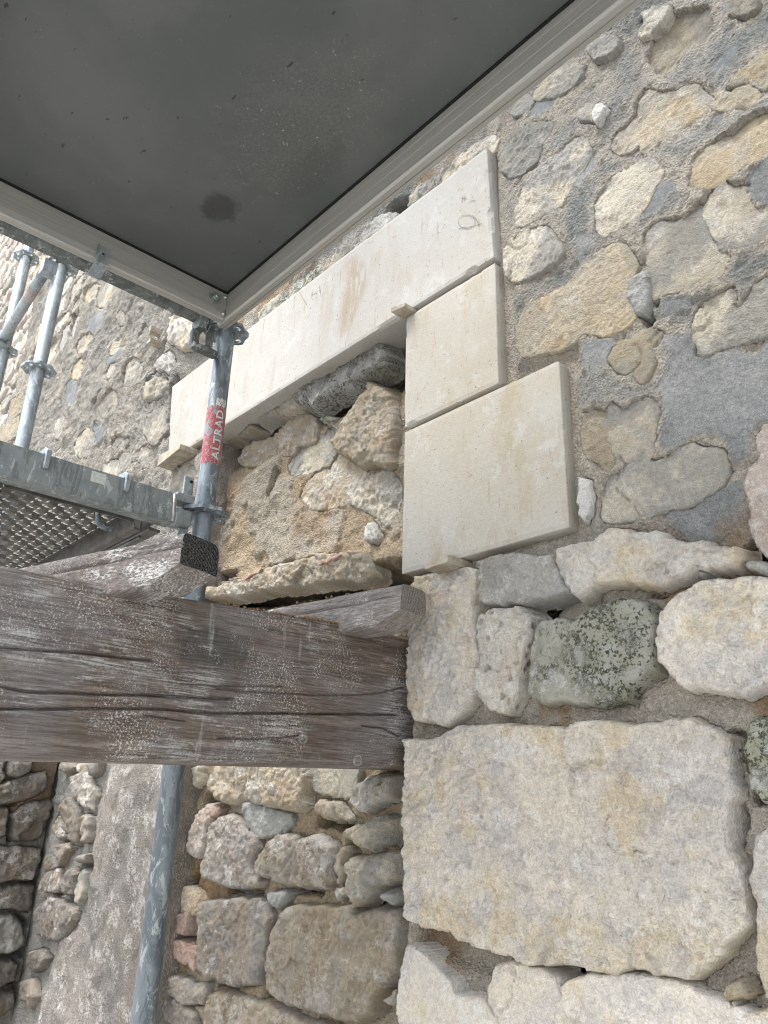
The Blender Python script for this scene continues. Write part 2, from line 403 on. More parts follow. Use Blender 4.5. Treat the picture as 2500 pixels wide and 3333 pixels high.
def wood_mat(name, dark, mid, wash, wash_amt, axis, stain=None):
    s = NT(name)
    st = {'X': (0.045, 1, 1), 'Y': (1, 0.045, 1)}[axis]
    st2 = {'X': (0.34, 1, 1), 'Y': (1, 0.34, 1)}[axis]
    v = s.vec(rnd=9.0); vg = s.vec(st, 9.0); vg2 = s.vec(st2, 9.0)
    g1 = s.noise(vg, 330, 3, 0.65); g2 = s.noise(vg, 70, 3, 0.6, 0.15); big = s.noise(v, 4.5, 3, 0.6, 0.4)
    c = s.mix(s.rng(g2, 0.35, 0.65), dark, mid)
    c = s.mix(s.math('MULTIPLY', s.rng(big, 0.40, 0.60), 0.6), c, (0.185, 0.18, 0.18))
    if stain:
        x = s.sep(s.tc)
        dy = s.math('DIVIDE', s.math('SUBTRACT', x[1], stain[0]), stain[2]); dz = s.math('DIVIDE', s.math('SUBTRACT', x[2], stain[1]), stain[3])
        d = s.math('ADD', s.math('ADD', s.math('MULTIPLY', dy, dy), s.math('MULTIPLY', dz, dz)), s.math('MULTIPLY', s.noise(s.vec((1, 1, 0.4)), 40, 4, 0.7, 0.8), 1.2))
        c = s.mix(s.math('MULTIPLY', s.rng(d, 0.6, 1.5, 1.0, 0.0), 0.7), c, (0.045, 0.047, 0.043))
    w1 = s.rng(s.noise(vg2, 16, 6, 0.75, 0.2), 0.49, 0.58)
    w2 = s.rng(s.noise(v, 6, 3, 0.55, 0.4), 0.44, 0.58)
    w3 = s.rng(s.math('ADD', s.math('MULTIPLY', g1, 0.6), s.math('MULTIPLY', s.noise(v, 210, 3, 0.75), 0.4)), 0.44, 0.56)
    c = s.mix(s.math('MULTIPLY', s.math('MULTIPLY', s.math('MULTIPLY', w1, w2), w3), wash_amt), c, wash)
    sp = s.rng(s.noise(v, 280, 3, 0.75), 0.535, 0.60)
    c = s.mix(s.math('MULTIPLY', s.math('MULTIPLY', sp, s.rng(s.noise(v, 8, 4, 0.65, 0.5), 0.45, 0.62)), 0.9), c, (0.52, 0.51, 0.48))
    drip = s.rng(s.noise(s.vec((1, 1, 0.10), 5.0), 75, 4, 0.7), 0.58, 0.68)
    c = s.mix(s.math('MULTIPLY', s.math('MULTIPLY', drip, s.rng(s.noise(v, 5.2, 3, 0.6), 0.46, 0.60)), 0.4), c, (0.38, 0.39, 0.37))
    c = s.value(c, g1, 0.62, 1.36)
    g3 = s.noise(vg, 760, 2, 0.6)
    c = s.mix(s.math('MULTIPLY', s.rng(g3, 0.60, 0.68), 0.6), c, tuple(x * 0.45 for x in dark))
    h = s.math('ADD', s.math('MULTIPLY', g2, 0.0016), s.math('ADD', s.math('MULTIPLY', g1, 0.0012), s.math('MULTIPLY', sp, 0.0005)))
    return s.done(c, 0.8, 0, s.bump(h, 1.0, 0.9), 0.25)
M['beam'] = wood_mat('timber_dark', (0.100, 0.075, 0.060), (0.172, 0.138, 0.114), (0.38, 0.385, 0.37), 0.62, 'Y', (0.70, 0.262, 0.12, 0.05))
M['joist'] = wood_mat('timber_joist', (0.15, 0.125, 0.11), (0.23, 0.20, 0.18), (0.50, 0.50, 0.48), 1.0, 'X')
M['joist_grey'] = wood_mat('timber_joist_grey', (0.19, 0.17, 0.155), (0.28, 0.255, 0.235), (0.48, 0.475, 0.455), 1.0, 'X')
def end_mat(name, a, b):
    s = NT(name); v = s.vec((1, 1, 1)); x = s.sep(v)
    dy = s.math('SUBTRACT', x[1], 0.50); dz = s.math('SUBTRACT', x[2], 0.285)
    rr = s.math('SQRT', s.math('ADD', s.math('MULTIPLY', dy, dy), s.math('MULTIPLY', dz, dz)))
    r = s.math('ADD', s.math('MULTIPLY', rr, 1150.0), s.math('MULTIPLY', s.noise(v, 40, 2), 4.0))
    w = s.math('SINE', r); n = s.noise(v, 420, 3, 0.75)
    f = s.math('ADD', s.math('MULTIPLY', w, 0.035), n)
    c = s.mix(s.rng(f, 0.40, 0.68), a, b)
    return s.done(c, 0.95, 0, s.bump(f, 0.003, 1.0), 0.1)
M['end_black'] = end_mat('end_grain_black', (0.012, 0.012, 0.013), (0.16, 0.155, 0.15))
M['end_grey'] = end_mat('end_grain_grey', (0.14, 0.12, 0.10), (0.38, 0.36, 0.33))
def fresh_mat():
    s = NT('wedge_wood'); v = s.vec((0.12, 1, 1), 21.0)
    g = s.noise(v, 160, 4, 0.6, 0.3); c = s.mix(s.rng(g, 0.35, 0.65), (0.34, 0.295, 0.23), (0.26, 0.22, 0.165))
    c = s.mix(s.math('MULTIPLY', s.rng(s.noise(s.vec(), 30, 4), 0.45, 0.6), 0.7), c, (0.40, 0.375, 0.325))
    return s.done(c, 0.8, 0, s.bump(g, 0.001, 0.8), 0.2)
M['wedge'] = fresh_mat()

def galv_mat(name, a, b, metal=0.55, rough=0.5):
    s = NT(name); v = s.vec(rnd=19.0)
    vo = s.voro(s.vec((1, 1, 0.55), 19.0), 70, "Color")
    sep = s.n("ShaderNodeSeparateColor"); s.l(vo, sep.inputs[0])
    n1 = s.noise(v, 14, 5, 0.65, 0.6); n2 = s.noise(s.vec((1, 1, 0.3), 19.0), 34, 6, 0.7, 0.8)
    c = s.mix(s.rng(n1, 0.35, 0.65), a, b)
    c = s.mix(s.math('MULTIPLY', sep.outputs[0], 0.35), c, tuple(x * 1.35 for x in b))
    c = s.mix(s.math('MULTIPLY', s.rng(n2, 0.52, 0.55), 0.5), c, tuple(x * 0.55 for x in a))
    c = s.mix(s.math('MULTIPLY', s.rng(s.noise(s.vec((1, 1, 0.4), 23.0), 48, 5, 0.75, 0.6), 0.57, 0.61), 0.55), c, (0.55, 0.59, 0.60))
    c = s.mix(s.math('MULTIPLY', s.rng(s.noise(v, 95, 5, 0.7), 0.60, 0.70), 0.6), c, (0.50, 0.47, 0.42))
    c = s.mix(s.math('MULTIPLY', s.rng(s.noise(s.vec((1, 1, 0.3), 3.0), 60, 4, 0.7), 0.66, 0.70), 0.7), c, (0.16, 0.10, 0.06))
    nb = s.bump(s.noise(v, 130, 4, 0.65), 0.0008, 0.8)
    return s.done(c, s.rng(n1, 0.3, 0.7, rough - 0.1, rough + 0.15), metal, nb, 0.4)
M['galv'] = galv_mat('galvanised_steel', (0.150, 0.184, 0.209), (0.224, 0.258, 0.284))
M['galv_dark'] = galv_mat('galvanised_steel_dark', (0.104, 0.122, 0.122), (0.180, 0.198, 0.194), 0.4, 0.55)
M['galv_light'] = galv_mat('galvanised_steel_light', (0.231, 0.272, 0.292), (0.306, 0.340, 0.360), 0.45, 0.5)
M['painted'] = galv_mat('galvanised_transom', (0.196, 0.224, 0.231), (0.260, 0.282, 0.282), 0.35, 0.5)
def alu_mat(axis):
    s = NT('aluminium_' + axis.lower()); st = {'X': (0.02, 1, 1), 'Y': (1, 0.02, 1)}[axis]
    v = s.vec(); g = s.noise(s.vec(st), 260, 4, 0.6); g2 = s.noise(s.vec(st), 60, 3, 0.6)
    c = s.mix(s.rng(g, 0.3, 0.7), (0.34, 0.34, 0.32), (0.41, 0.41, 0.385))
    c = s.mix(s.math('MULTIPLY', s.rng(g2, 0.5, 0.7), 0.3), c, (0.32, 0.315, 0.29))
    c = s.mix(s.math('MULTIPLY', s.rng(s.noise(v, 9, 6, 0.7, 0.6), 0.54, 0.70), 0.45), c, (0.40, 0.37, 0.31))
    c = s.mix(s.math('MULTIPLY', s.rng(s.noise(v, 70, 4, 0.7), 0.64, 0.70), 0.5), c, (0.25, 0.23, 0.2))
    nb = s.bump(g, 0.0004, 0.7)
    return s.done(c, 0.52, 0.45, nb, 0.4)
M['alu_x'] = alu_mat('X'); M['alu_y'] = alu_mat('Y')
SPOTS = (((-1.277, 0.616, 0.062, 0.050, 2), 0.8), ((-1.05, 0.70, 0.13, 0.05, 3), 0.22))
def ply_mat():
    s = NT('phenolic_plywood'); v = s.vec()
    n1 = s.noise(v, 3.5, 4, 0.55, 0.4); n3 = s.noise(v, 200, 4, 0.7)
    c = s.mix(s.rng(n1, 0.35, 0.65), (0.078, 0.087, 0.087), (0.104, 0.112, 0.110))
    # dark scuffed spots, a bent streak of cement dust, scattered specks
    def spot(cx, cy, rx, ry, seed):
        mp = s.n("ShaderNodeMapping"); mp.vector_type = 'POINT'; s.l(s.tc, mp.inputs["Vector"])
        mp.inputs["Scale"].default_value = (1 / rx, 1 / ry, 0); mp.inputs["Location"].default_value = (-cx / rx, -cy / ry, 0)
        ln = s.n("ShaderNodeVectorMath"); ln.operation = 'LENGTH'; s.l(mp.outputs[0], ln.inputs[0])
        d = s.math('ADD', ln.outputs["Value"], s.math('MULTIPLY', s.math('SUBTRACT', s.noise(v, 26, 6, 0.7, 0.5), 0.5), 1.6))
        return s.rng(d, 0.5, 1.0, 1.0, 0.0)
    dust = s.math('MULTIPLY', spot(-0.98, 0.62, 0.26, 0.16, 1), 0.6)
    c = s.mix(s.math('MULTIPLY', dust, s.rng(n3, 0.4, 0.7)), c, (0.15, 0.148, 0.138))
    for q, k in SPOTS:
        c = s.mix(s.math('MULTIPLY', spot(*q), k), c, (0.030, 0.031, 0.032))
    sp = s.rng(s.noise(v, 190, 2, 0.5), 0.70, 0.73)
    c = s.mix(s.math('MULTIPLY', sp, s.math('ADD', s.math('MULTIPLY', dust, 1.0), 0.12)), c, (0.42, 0.40, 0.36))
    mk = s.rng(s.noise(s.vec((1, 2.6, 1)), 30, 3, 0.55), 0.70, 0.73)
    c = s.mix(s.math('MULTIPLY', mk, 0.8), c, (0.012, 0.012, 0.012))
    nb = s.bump(s.noise(v, 240, 3, 0.6), 0.0004, 0.7)
    return s.done(c, 0.42, 0, nb, 0.5)
M['ply'] = ply_mat()
def deck_mat():
    s = NT('deck_steel'); v = s.vec()
    n1 = s.noise(v, 22, 6, 0.7, 0.4)
    c = s.mix(s.rng(n1, 0.35, 0.65), (0.085, 0.082, 0.076), (0.16, 0.155, 0.145))
    c = s.mix(s.math('MULTIPLY', s.rng(s.noise(v, 60, 5, 0.7), 0.56, 0.70), 0.5), c, (0.15, 0.10, 0.06))
    return s.done(c, 0.55, 0.35, s.bump(s.noise(v, 160, 4), 0.0008, 0.7), 0.4)
M['deck'] = deck_mat()
def flat_mat(name, col, rough=0.6, metal=0.0):
    s = NT(name); n = s.noise(s.vec(), 140, 4, 0.7)
    return s.done(s.value(s.mix(0.0, col, col), n, 0.8, 1.15), rough, metal, s.bump(n, 0.0004, 0.6), 0.3)
M['pencil'] = flat_mat('pencil', (0.18, 0.17, 0.155), 0.8)
M['white_print'] = flat_mat('white_print', (0.55, 0.58, 0.54), 0.6)
M['black_print'] = flat_mat('black_print', (0.03, 0.03, 0.03), 0.6)
M['bolt'] = flat_mat('zinc_bolt', (0.34, 0.38, 0.36), 0.4, 0.7)
M['weld'] = flat_mat('bright_weld', (0.55, 0.56, 0.55), 0.35, 0.7)
M['dark_hole'] = flat_mat('black_edge_and_hole', (0.010, 0.010, 0.010), 0.8)  # near black for edge strips, and painted as the dark inside of holes
def sticker_mat():
    s = NT('red_sticker'); v = s.vec()
    n = s.noise(v, 42, 5, 0.65, 0.5); f = s.noise(v, 330, 3, 0.7)
    c = s.mix(s.rng(f, 0.3, 0.7), (0.30, 0.055, 0.075), (0.38, 0.12, 0.13))
    c = s.mix(s.math('MULTIPLY', s.rng(s.noise(v, 150, 5, 0.75), 0.50, 0.60), 0.75), c, (0.42, 0.33, 0.33))
    c = s.mix(s.rng(n, 0.56, 0.585), c, s.mix(n, (0.20, 0.235, 0.25), (0.28, 0.31, 0.32)))
    return s.done(c, 0.55, 0, s.bump(f, 0.0004, 0.5), 0.3)
M['sticker'] = sticker_mat()
def tape_mat():
    s = NT('worn_red_green_tape'); v = s.vec(); n = s.noise(v, 120, 4, 0.7)
    c = s.mix(s.rng(n, 0.40, 0.58), (0.30, 0.17, 0.17), (0.34, 0.36, 0.35))
    return s.done(c, 0.6)
M['tape'] = tape_mat()
def ground_mat():
    s = NT('dusty_ground'); v = s.vec()
    n1 = s.noise(v, 1.2, 6, 0.65, 0.3); n2 = s.noise(v, 40, 5, 0.7)
    c = s.mix(s.rng(n1, 0.35, 0.65), (0.32, 0.315, 0.30), (0.39, 0.385, 0.365))
    c = s.value(c, n2, 0.7, 1.25)
    return s.done(c, 0.95, 0, s.bump(n2, 0.01, 0.8), 0.1)
M['ground'] = ground_mat()
M['crumbs'] = stone_mat('dry_soil_crumbs', (0.22, 0.15, 0.09), (0.30, 0.23, 0.15), (0.15, 0.09, 0.05), (0.36, 0.32, 0.26), 0.5, 0.5)

# outlines measured on the walls, in millimetres (along the wall, height): plane, stone kind, face height, edge round, roughness, bulge
STONES = [
 ('fac','ochre',-34,14,7,-10,[(-506,1542),(-478,1556),(-448,1548),(-423,1534),(-402,1525),(-390,1506),(-389,1475),(-386,1447),(-401,1433),(-428,1442),(-449,1443),(-469,1423),(-484,1415),(-501,1432),(-504,1464),(-519,1488),(-510,1523)]),
 ('fac','ochre',-10,6,7,4,[(-541,1396),(-510,1365),(-472,1341),(-453,1337),(-437,1319),(-426,1290),(-412,1258),(-420,1252),(-454,1255),(-481,1264),(-495,1255),(-521,1263),(-549,1250),(-556,1278),(-584,1283),(-614,1310),(-610,1332),(-591,1337),(-578,1345),(-556,1349),(-549,1365)]),
 ('fac','cream',-9,8,6,5,[(-665,1157),(-659,1193),(-644,1220),(-617,1230),(-589,1229),(-552,1218),(-537,1198),(-527,1176),(-548,1157),(-561,1131),(-579,1116),(-601,1107),(-628,1110),(-650,1104),(-666,1126)]),
 ('fac','ochre',-14,9,5,8,[(-467,1148),(-459,1164),(-437,1171),(-405,1168),(-377,1161),(-359,1173),(-332,1166),(-297,1139),(-305,1087),(-333,1088),(-355,1087),(-387,1086),(-419,1080),(-447,1088),(-468,1112)]),
 ('fac','cream',-12,6,4,3,[(-564,1054),(-539,1062),(-492,1037),(-464,1049),(-454,1012),(-435,959),(-433,931),(-441,896),(-469,892),(-519,907),(-559,908),(-567,920),(-571,968),(-570,1014)]),
 ('fac','cream',-10,8,5,3,[(-443,1051),(-416,1064),(-404,1045),(-384,1031),(-379,1007),(-360,977),(-325,954),(-329,928),(-362,927),(-380,912),(-419,936),(-430,936),(-447,1005),(-452,1028)]),
 ('fac','ochre',-4,8,9,8,[(-370,1273),(-348,1292),(-323,1289),(-298,1289),(-274,1274),(-282,1221),(-319,1221),(-332,1247),(-351,1268)]),
 ('fac','ochre',-4,10,8,6,[(-398,1266),(-385,1251),(-378,1241),(-355,1240),(-335,1223),(-331,1209),(-346,1203),(-370,1215),(-391,1229),(-402,1254)]),
 ('fac','cream',-10,12,9,-4,[(-860,1548),(-823,1538),(-788,1513),(-768,1487),(-786,1471),(-805,1447),(-811,1419),(-847,1418),(-874,1423),(-906,1456),(-914,1520),(-889,1541)]),
 ('fac','cream',-6,14,9,6,[(-732,1391),(-702,1400),(-678,1359),(-681,1318),(-705,1306),(-727,1282),(-753,1261),(-798,1257),(-837,1261),(-867,1272),(-870,1323),(-849,1377),(-804,1386),(-761,1391)]),
 ('fac','cream',-8,14,8,6,[(-882,1241),(-847,1237),(-805,1214),(-775,1162),(-762,1121),(-790,1110),(-831,1113),(-874,1120),(-904,1146),(-910,1227)]),
 ('fac','ochre',-9,10,5,5,[(-756,1027),(-720,1049),(-668,1065),(-625,1062),(-614,1040),(-599,987),(-620,970),(-622,921),(-615,886),(-643,876),(-682,888),(-720,910),(-746,901),(-814,904),(-874,924),(-884,979),(-866,1018),(-824,1028)]),
 ('fac','cream',-4,12,8,6,[(-791,1625),(-750,1644),(-719,1646),(-680,1592),(-699,1569),(-733,1565),(-767,1580),(-801,1609)]),
 ('fac','cream',0,10,8,8,[(-641,1643),(-620,1637),(-589,1584),(-598,1573),(-632,1588),(-640,1613)]),
 ('fac','cream',-2,8,9,6,[(-513,1614),(-496,1587),(-469,1574),(-479,1552),(-507,1552),(-524,1559),(-511,1579)]),
 ('fac','white',14,5,4,6,[(-655,1403),(-636,1437),(-618,1426),(-612,1408),(-633,1386),(-644,1388)]),
 ('fac','cream',0,9,5,4,[(-682,1461),(-659,1451),(-641,1427),(-653,1420),(-676,1438)]),
 ('fac','cream',-10,7,5,4,[(-487,834),(-464,841),(-441,848),(-428,828),(-436,810),(-411,803),(-399,815),(-382,828),(-344,828),(-356,751),(-403,748),(-434,748),(-470,753),(-497,759),(-501,796)]),
 ('fac','cream',-4,9,6,5,[(-861,1639),(-833,1626),(-816,1591),(-839,1591),(-862,1610)]),
 ('fac','ochre',-2,8,8,6,[(-345,1460),(-332,1464),(-310,1437),(-307,1417),(-324,1422),(-339,1441)]),
 ('fac','cement',4,10,5,8,[(-617,969),(-597,975),(-573,980),(-571,957),(-568,913),(-577,887),(-591,871),(-609,883),(-619,916)]),
 ('fac','ochre',-10,5,4,3,[(-661,823),(-646,836),(-617,833),(-585,834),(-559,822),(-588,809),(-592,798),(-589,773),(-588,747),(-602,734),(-611,751),(-617,773),(-638,785),(-656,804)]),
 ('fac','cream',-12,5,4,3,[(-683,722),(-659,699),(-627,700),(-593,701),(-591,679),(-600,637),(-609,598),(-631,593),(-664,610),(-684,655),(-689,695)]),
 ('fac','soil',-14,10,4,3,[(-739,724),(-691,705),(-687,656),(-679,618),(-694,598),(-712,614),(-733,640),(-743,675)]),
 ('fac','cream',-8,6,4,4,[(-689,576),(-651,585),(-604,575),(-575,572),(-546,582),(-525,575),(-510,563),(-490,558),(-489,525),(-489,506),(-519,498),(-556,493),(-601,491),(-642,491),(-690,498),(-708,512),(-701,549)]),
 ('fac','white',4,7,3,8,[(-762,595),(-743,597),(-721,582),(-722,552),(-728,517),(-744,499),(-756,518),(-761,550)]),
 ('fac','pinkish',-6,9,5,6,[(-414,570),(-402,571),(-383,563),(-413,367),(-437,382),(-446,404),(-446,436),(-443,474),(-435,508),(-421,524)]),
 ('fac','pale',10,11,8,9,[(-804,461),(-777,466),(-731,459),(-698,474),(-656,469),(-616,456),(-590,436),(-557,418),(-524,413),(-499,394),(-473,393),(-474,371),(-483,356),(-509,356),(-538,364),(-573,356),(-611,348),(-654,366),(-701,375),(-738,371),(-765,354),(-783,374),(-798,406),(-806,437)]),
 ('fac','greystone',18,10,5,6,[(-988,476),(-907,479),(-816,456),(-802,430),(-784,376),(-806,362),(-894,368),(-953,378),(-997,392)]),
 ('fac','greystone',6,8,4,6,[(-546,361),(-538,366),(-529,359),(-532,349),(-545,351)]),
 ('fac','greystone',6,12,5,10,[(-477,367),(-462,368),(-440,361),(-428,354),(-421,345),(-431,338),(-452,341),(-472,349)]),
 ('fac','pale',10,16,9,12,[(-630,263),(-622,302),(-593,333),(-554,350),(-503,351),(-460,345),(-414,323),(-434,197),(-463,176),(-493,160),(-520,167),(-556,177),(-586,183),(-615,208),(-629,236)]),
 ('fac','lichen',8,9,5,6,[(-869,317),(-851,335),(-777,330),(-742,342),(-679,348),(-640,337),(-622,314),(-632,264),(-633,233),(-633,217),(-676,198),(-691,173),(-746,171),(-803,179),(-860,181),(-888,200),(-882,270)]),
 ('fac','pitted',14,9,7,6,[(-1004,366),(-953,375),(-894,370),(-873,345),(-880,306),(-900,254),(-908,202),(-931,169),(-972,174),(-1001,200),(-1005,284)]),
 ('fac','pale',4,8,8,4,[(-1222,461),(-1185,490),(-1089,485),(-1014,472),(-995,440),(-1016,398),(-1007,352),(-1012,266),(-1010,219),(-1045,185),(-1090,156),(-1137,163),(-1194,176),(-1216,202),(-1218,330)]),
 ('fac','cream',-34,10,6,4,[(-834,344),(-807,355),(-771,353),(-777,335),(-819,335)]),
 ('fac','pale',6,8,8,5,[(-1213,141),(-1120,139),(-1057,159),(-958,157),(-863,150),(-814,141),(-776,150),(-722,149),(-689,139),(-632,144),(-582,143),(-551,128),(-529,113),(-528,68),(-523,31),(-538,19),(-545,-6),(-540,-42),(-530,-62),(-532,-99),(-531,-132),(-559,-155),(-575,-176),(-600,-194),(-625,-212),(-671,-213),(-703,-209),(-747,-224),(-796,-230),(-838,-222),(-898,-229),(-961,-229),(-1023,-227),(-1072,-219),(-1089,-206),(-1149,-209),(-1199,-195),(-1210,-176)]),
 ('fac','lichen',8,20,6,14,[(-515,93),(-507,122),(-482,140),(-442,147),(-462,20),(-492,22),(-509,43)]),
 ('fac','pale',6,12,5,6,[(-515,-23),(-496,-1),(-465,2),(-499,-218),(-530,-215),(-535,-187),(-533,-146),(-524,-109),(-525,-70)]),
 ('fac','pale',-4,16,8,8,[(-987,-264),(-951,-243),(-903,-241),(-876,-247),(-863,-264),(-873,-288),(-880,-314),(-872,-337),(-975,-357),(-993,-305)]),
 ('fac','pale',-8,14,7,6,[(-867,-271),(-806,-245),(-748,-230),(-691,-227),(-637,-225),(-625,-234),(-587,-243),(-556,-246),(-502,-241),(-508,-274),(-872,-349)]),
 ('fac','pale',-2,12,6,4,[(-1207,-266),(-1185,-248),(-1136,-271),(-1095,-287),(-1078,-309),(-1025,-307),(-999,-323),(-995,-361),(-1203,-417)]),
 ('fac','ochre',2,10,7,10,[(-580,-218),(-568,-200),(-549,-200),(-542,-215),(-563,-229),(-578,-229)]),
 ('fac','pale',2,8,6,6,[(-584,-235),(-571,-223),(-563,-231),(-580,-239)]),
 ('fac','greystone',-28,12,8,8,[(-1489,1624),(-1418,1646),(-1358,1631),(-1299,1576),(-1317,1556),(-1475,1566)]),
 ('fac','ochre',-24,8,8,6,[(-1209,1587),(-1174,1602),(-1140,1585),(-1115,1568),(-1191,1563)]),
 ('fac','cream',-30,10,9,8,[(-1264,1641),(-1192,1638),(-1149,1615),(-1166,1599),(-1213,1586),(-1244,1571)]),
 ('fac','cream',-28,12,9,8,[(-1665,1611),(-1588,1634),(-1500,1631),(-1488,1574),(-1582,1567),(-1649,1559)]),
 ('fac','lichen',-26,10,9,8,[(-1878,1633),(-1776,1630),(-1678,1618),(-1673,1572),(-1818,1565)]),
 ('fac','lichen',-26,10,8,8,[(-2042,1627),(-1904,1629),(-1871,1579),(-1978,1576)]),
 ('fac','cream',-26,12,9,10,[(-1141,1640),(-1027,1632),(-958,1617),(-952,1560),(-1107,1562),(-1140,1593)]),
 ('inf','mossy',56,24,9,14,[(-1829,1225),(-1813,1250),(-1752,1261),(-1684,1263),(-1603,1268),(-1525,1274),(-1465,1272),(-1414,1248),(-1377,1206),(-1362,1161),(-1361,1112),(-1402,1111),(-1466,1135),(-1532,1129),(-1609,1127),(-1680,1120),(-1750,1147),(-1812,1194)]),
 ('inf','cream',44,18,10,14,[(-2073,1244),(-2056,1270),(-1978,1285),(-1900,1286),(-1822,1247),(-1798,1189),(-1814,1171),(-1907,1188),(-1986,1199),(-2035,1198)]),
 ('inf','tan',40,16,9,12,[(-2316,1279),(-2255,1292),(-2153,1284),(-2073,1244),(-2034,1191),(-2095,1188),(-2206,1207),(-2297,1212),(-2359,1226)]),
 ('inf','tan',0,12,8,6,[(-2185,1154),(-2102,1164),(-1979,1153),(-1906,1175),(-1841,1179),(-1756,1126),(-1742,1068),(-1766,1054),(-1829,1070),(-1863,1052),(-1949,1075),(-2026,1070),(-2133,1098),(-2186,1129)]),
 ('inf','tan',38,18,8,12,[(-1630,996),(-1585,1018),(-1558,1062),(-1508,1098),(-1459,1138),(-1408,1100),(-1366,1051),(-1351,994),(-1349,924),(-1347,835),(-1372,829),(-1432,858),(-1495,873),(-1541,913),(-1595,946)]),
 ('inf','cream',-12,8,3,-8,[(-1870,1037),(-1827,1052),(-1758,1057),(-1683,1059),(-1642,1050),(-1645,990),(-1651,965),(-1707,961),(-1791,966),(-1863,983),(-1884,1007)]),
 ('inf','cream',1,12,9,8,[(-1542,821),(-1500,834),(-1488,860),(-1425,848),(-1378,821),(-1351,771),(-1356,726),(-1386,688),(-1426,702),(-1460,735),(-1496,764),(-1548,793)]),
 ('inf','tan',-2,8,5,3,[(-1799,885),(-1769,920),(-1696,930),(-1655,923),(-1619,954),(-1571,923),(-1495,862),(-1500,834),(-1548,803),(-1615,801),(-1710,822),(-1769,844)]),
 ('inf','tan',46,10,10,8,[(-2325,683),(-2139,660),(-2021,659),(-1894,671),(-1725,656),(-1618,653),(-1502,627),(-1448,620),(-1414,576),(-1406,540),(-1437,528),(-1567,557),(-1716,571),(-1884,591),(-2049,599),(-2317,646)]),
 ('inf','greystone',30,10,7,8,[(-1471,686),(-1446,717),(-1411,662),(-1416,626),(-1463,646)]),
 ('inf','lichen',4,10,5,6,[(-1740,1131),(-1715,1133),(-1638,1098),(-1653,1081),(-1720,1101)]),
 ('inf','brickred',50,4,3,2,[(-2039,654),(-1974,661),(-1907,663),(-1914,653),(-2009,642)]),
 ('inf','brickred',54,4,3,2,[(-1652,614),(-1572,628),(-1502,625),(-1508,615),(-1571,609),(-1629,609)]),
 ('inf','cream',2,16,7,6,[(-2338,81),(-2305,108),(-2231,120),(-2221,57),(-2251,44),(-2285,26),(-2333,21)]),
 ('inf','tan',16,22,9,10,[(-2155,66),(-2150,127),(-1979,123),(-1958,48),(-1966,4),(-2004,-9),(-2062,-6),(-2109,15),(-2146,27),(-2168,44)]),
 ('inf','tan',20,22,9,10,[(-1937,65),(-1939,122),(-1679,116),(-1660,63),(-1663,30),(-1654,1),(-1697,-18),(-1737,-19),(-1793,-9),(-1851,-2),(-1919,1),(-1946,24)]),
 ('inf','cream',-4,8,3,2,[(-1658,108),(-1505,104),(-1490,55),(-1506,34),(-1564,31),(-1601,38),(-1652,45)]),
 ('inf','tan',12,20,7,10,[(-1642,12),(-1599,20),(-1539,17),(-1497,-10),(-1469,-16),(-1501,-30),(-1547,-28),(-1595,-33),(-1640,-16)]),
 ('inf','greystone',22,26,9,14,[(-1500,35),(-1479,55),(-1419,75),(-1372,85),(-1329,78),(-1328,13),(-1364,12),(-1405,-1),(-1436,-12),(-1469,-6),(-1498,11)]),
 ('inf','cream',34,22,10,16,[(-1517,-47),(-1495,-33),(-1440,-32),(-1409,-21),(-1394,-14),(-1363,-10),(-1337,-19),(-1342,-47),(-1361,-70),(-1411,-91),(-1448,-87),(-1487,-73),(-1510,-60)]),
 ('inf','cream',22,24,9,14,[(-1496,-112),(-1480,-98),(-1406,-94),(-1350,-88),(-1325,-84),(-1323,-147),(-1367,-156),(-1402,-171),(-1427,-189),(-1452,-200),(-1479,-193),(-1492,-170),(-1482,-147),(-1500,-132)]),
 ('inf','cement',18,22,5,14,[(-1392,-173),(-1362,-159),(-1333,-162),(-1328,-182),(-1351,-196),(-1381,-193)]),
 ('inf','tan',10,10,7,6,[(-1548,-99),(-1521,-74),(-1508,-93),(-1518,-114),(-1505,-135),(-1526,-163),(-1542,-170),(-1550,-142),(-1557,-123)]),
 ('inf','greybrown',16,20,8,10,[(-1868,-135),(-1838,-92),(-1800,-65),(-1732,-59),(-1679,-67),(-1617,-61),(-1568,-70),(-1543,-89),(-1552,-122),(-1554,-158),(-1575,-183),(-1635,-185),(-1698,-183),(-1743,-187),(-1797,-181),(-1861,-178),(-1883,-158)]),
 ('inf','greybrown',12,18,7,8,[(-2154,-62),(-2099,-35),(-2034,-21),(-1967,-36),(-1932,-62),(-1878,-72),(-1865,-105),(-1890,-136),(-1877,-169),(-1846,-184),(-1857,-203),(-1936,-214),(-2013,-216),(-2080,-210),(-2141,-200),(-2172,-178),(-2147,-136),(-2136,-102)]),
 ('inf','greybrown',10,14,6,6,[(-2155,-256),(-2073,-241),(-1949,-226),(-1862,-218),(-1818,-228),(-1780,-256),(-1789,-287),(-1803,-333),(-1810,-374),(-1812,-411),(-1871,-426),(-1941,-438),(-2002,-437),(-2064,-439),(-2116,-425),(-2135,-380),(-2140,-320),(-2161,-284)]),
 ('inf','tan',14,14,7,7,[(-1767,-254),(-1738,-228),(-1650,-216),(-1590,-213),(-1479,-203),(-1462,-213),(-1401,-198),(-1321,-199),(-1319,-248),(-1317,-317),(-1369,-355),(-1391,-398),(-1439,-426),(-1516,-431),(-1570,-435),(-1656,-435),(-1749,-436),(-1799,-425),(-1807,-374),(-1797,-326),(-1780,-280)]),
 ('inf','brick',6,6,4,2,[(-2364,-304),(-2199,-292),(-2194,-314),(-2202,-354),(-2274,-355),(-2361,-353)]),
 ('inf','brick',6,6,4,2,[(-2337,-366),(-2217,-364),(-2142,-385),(-2132,-431),(-2193,-425),(-2288,-408)]),
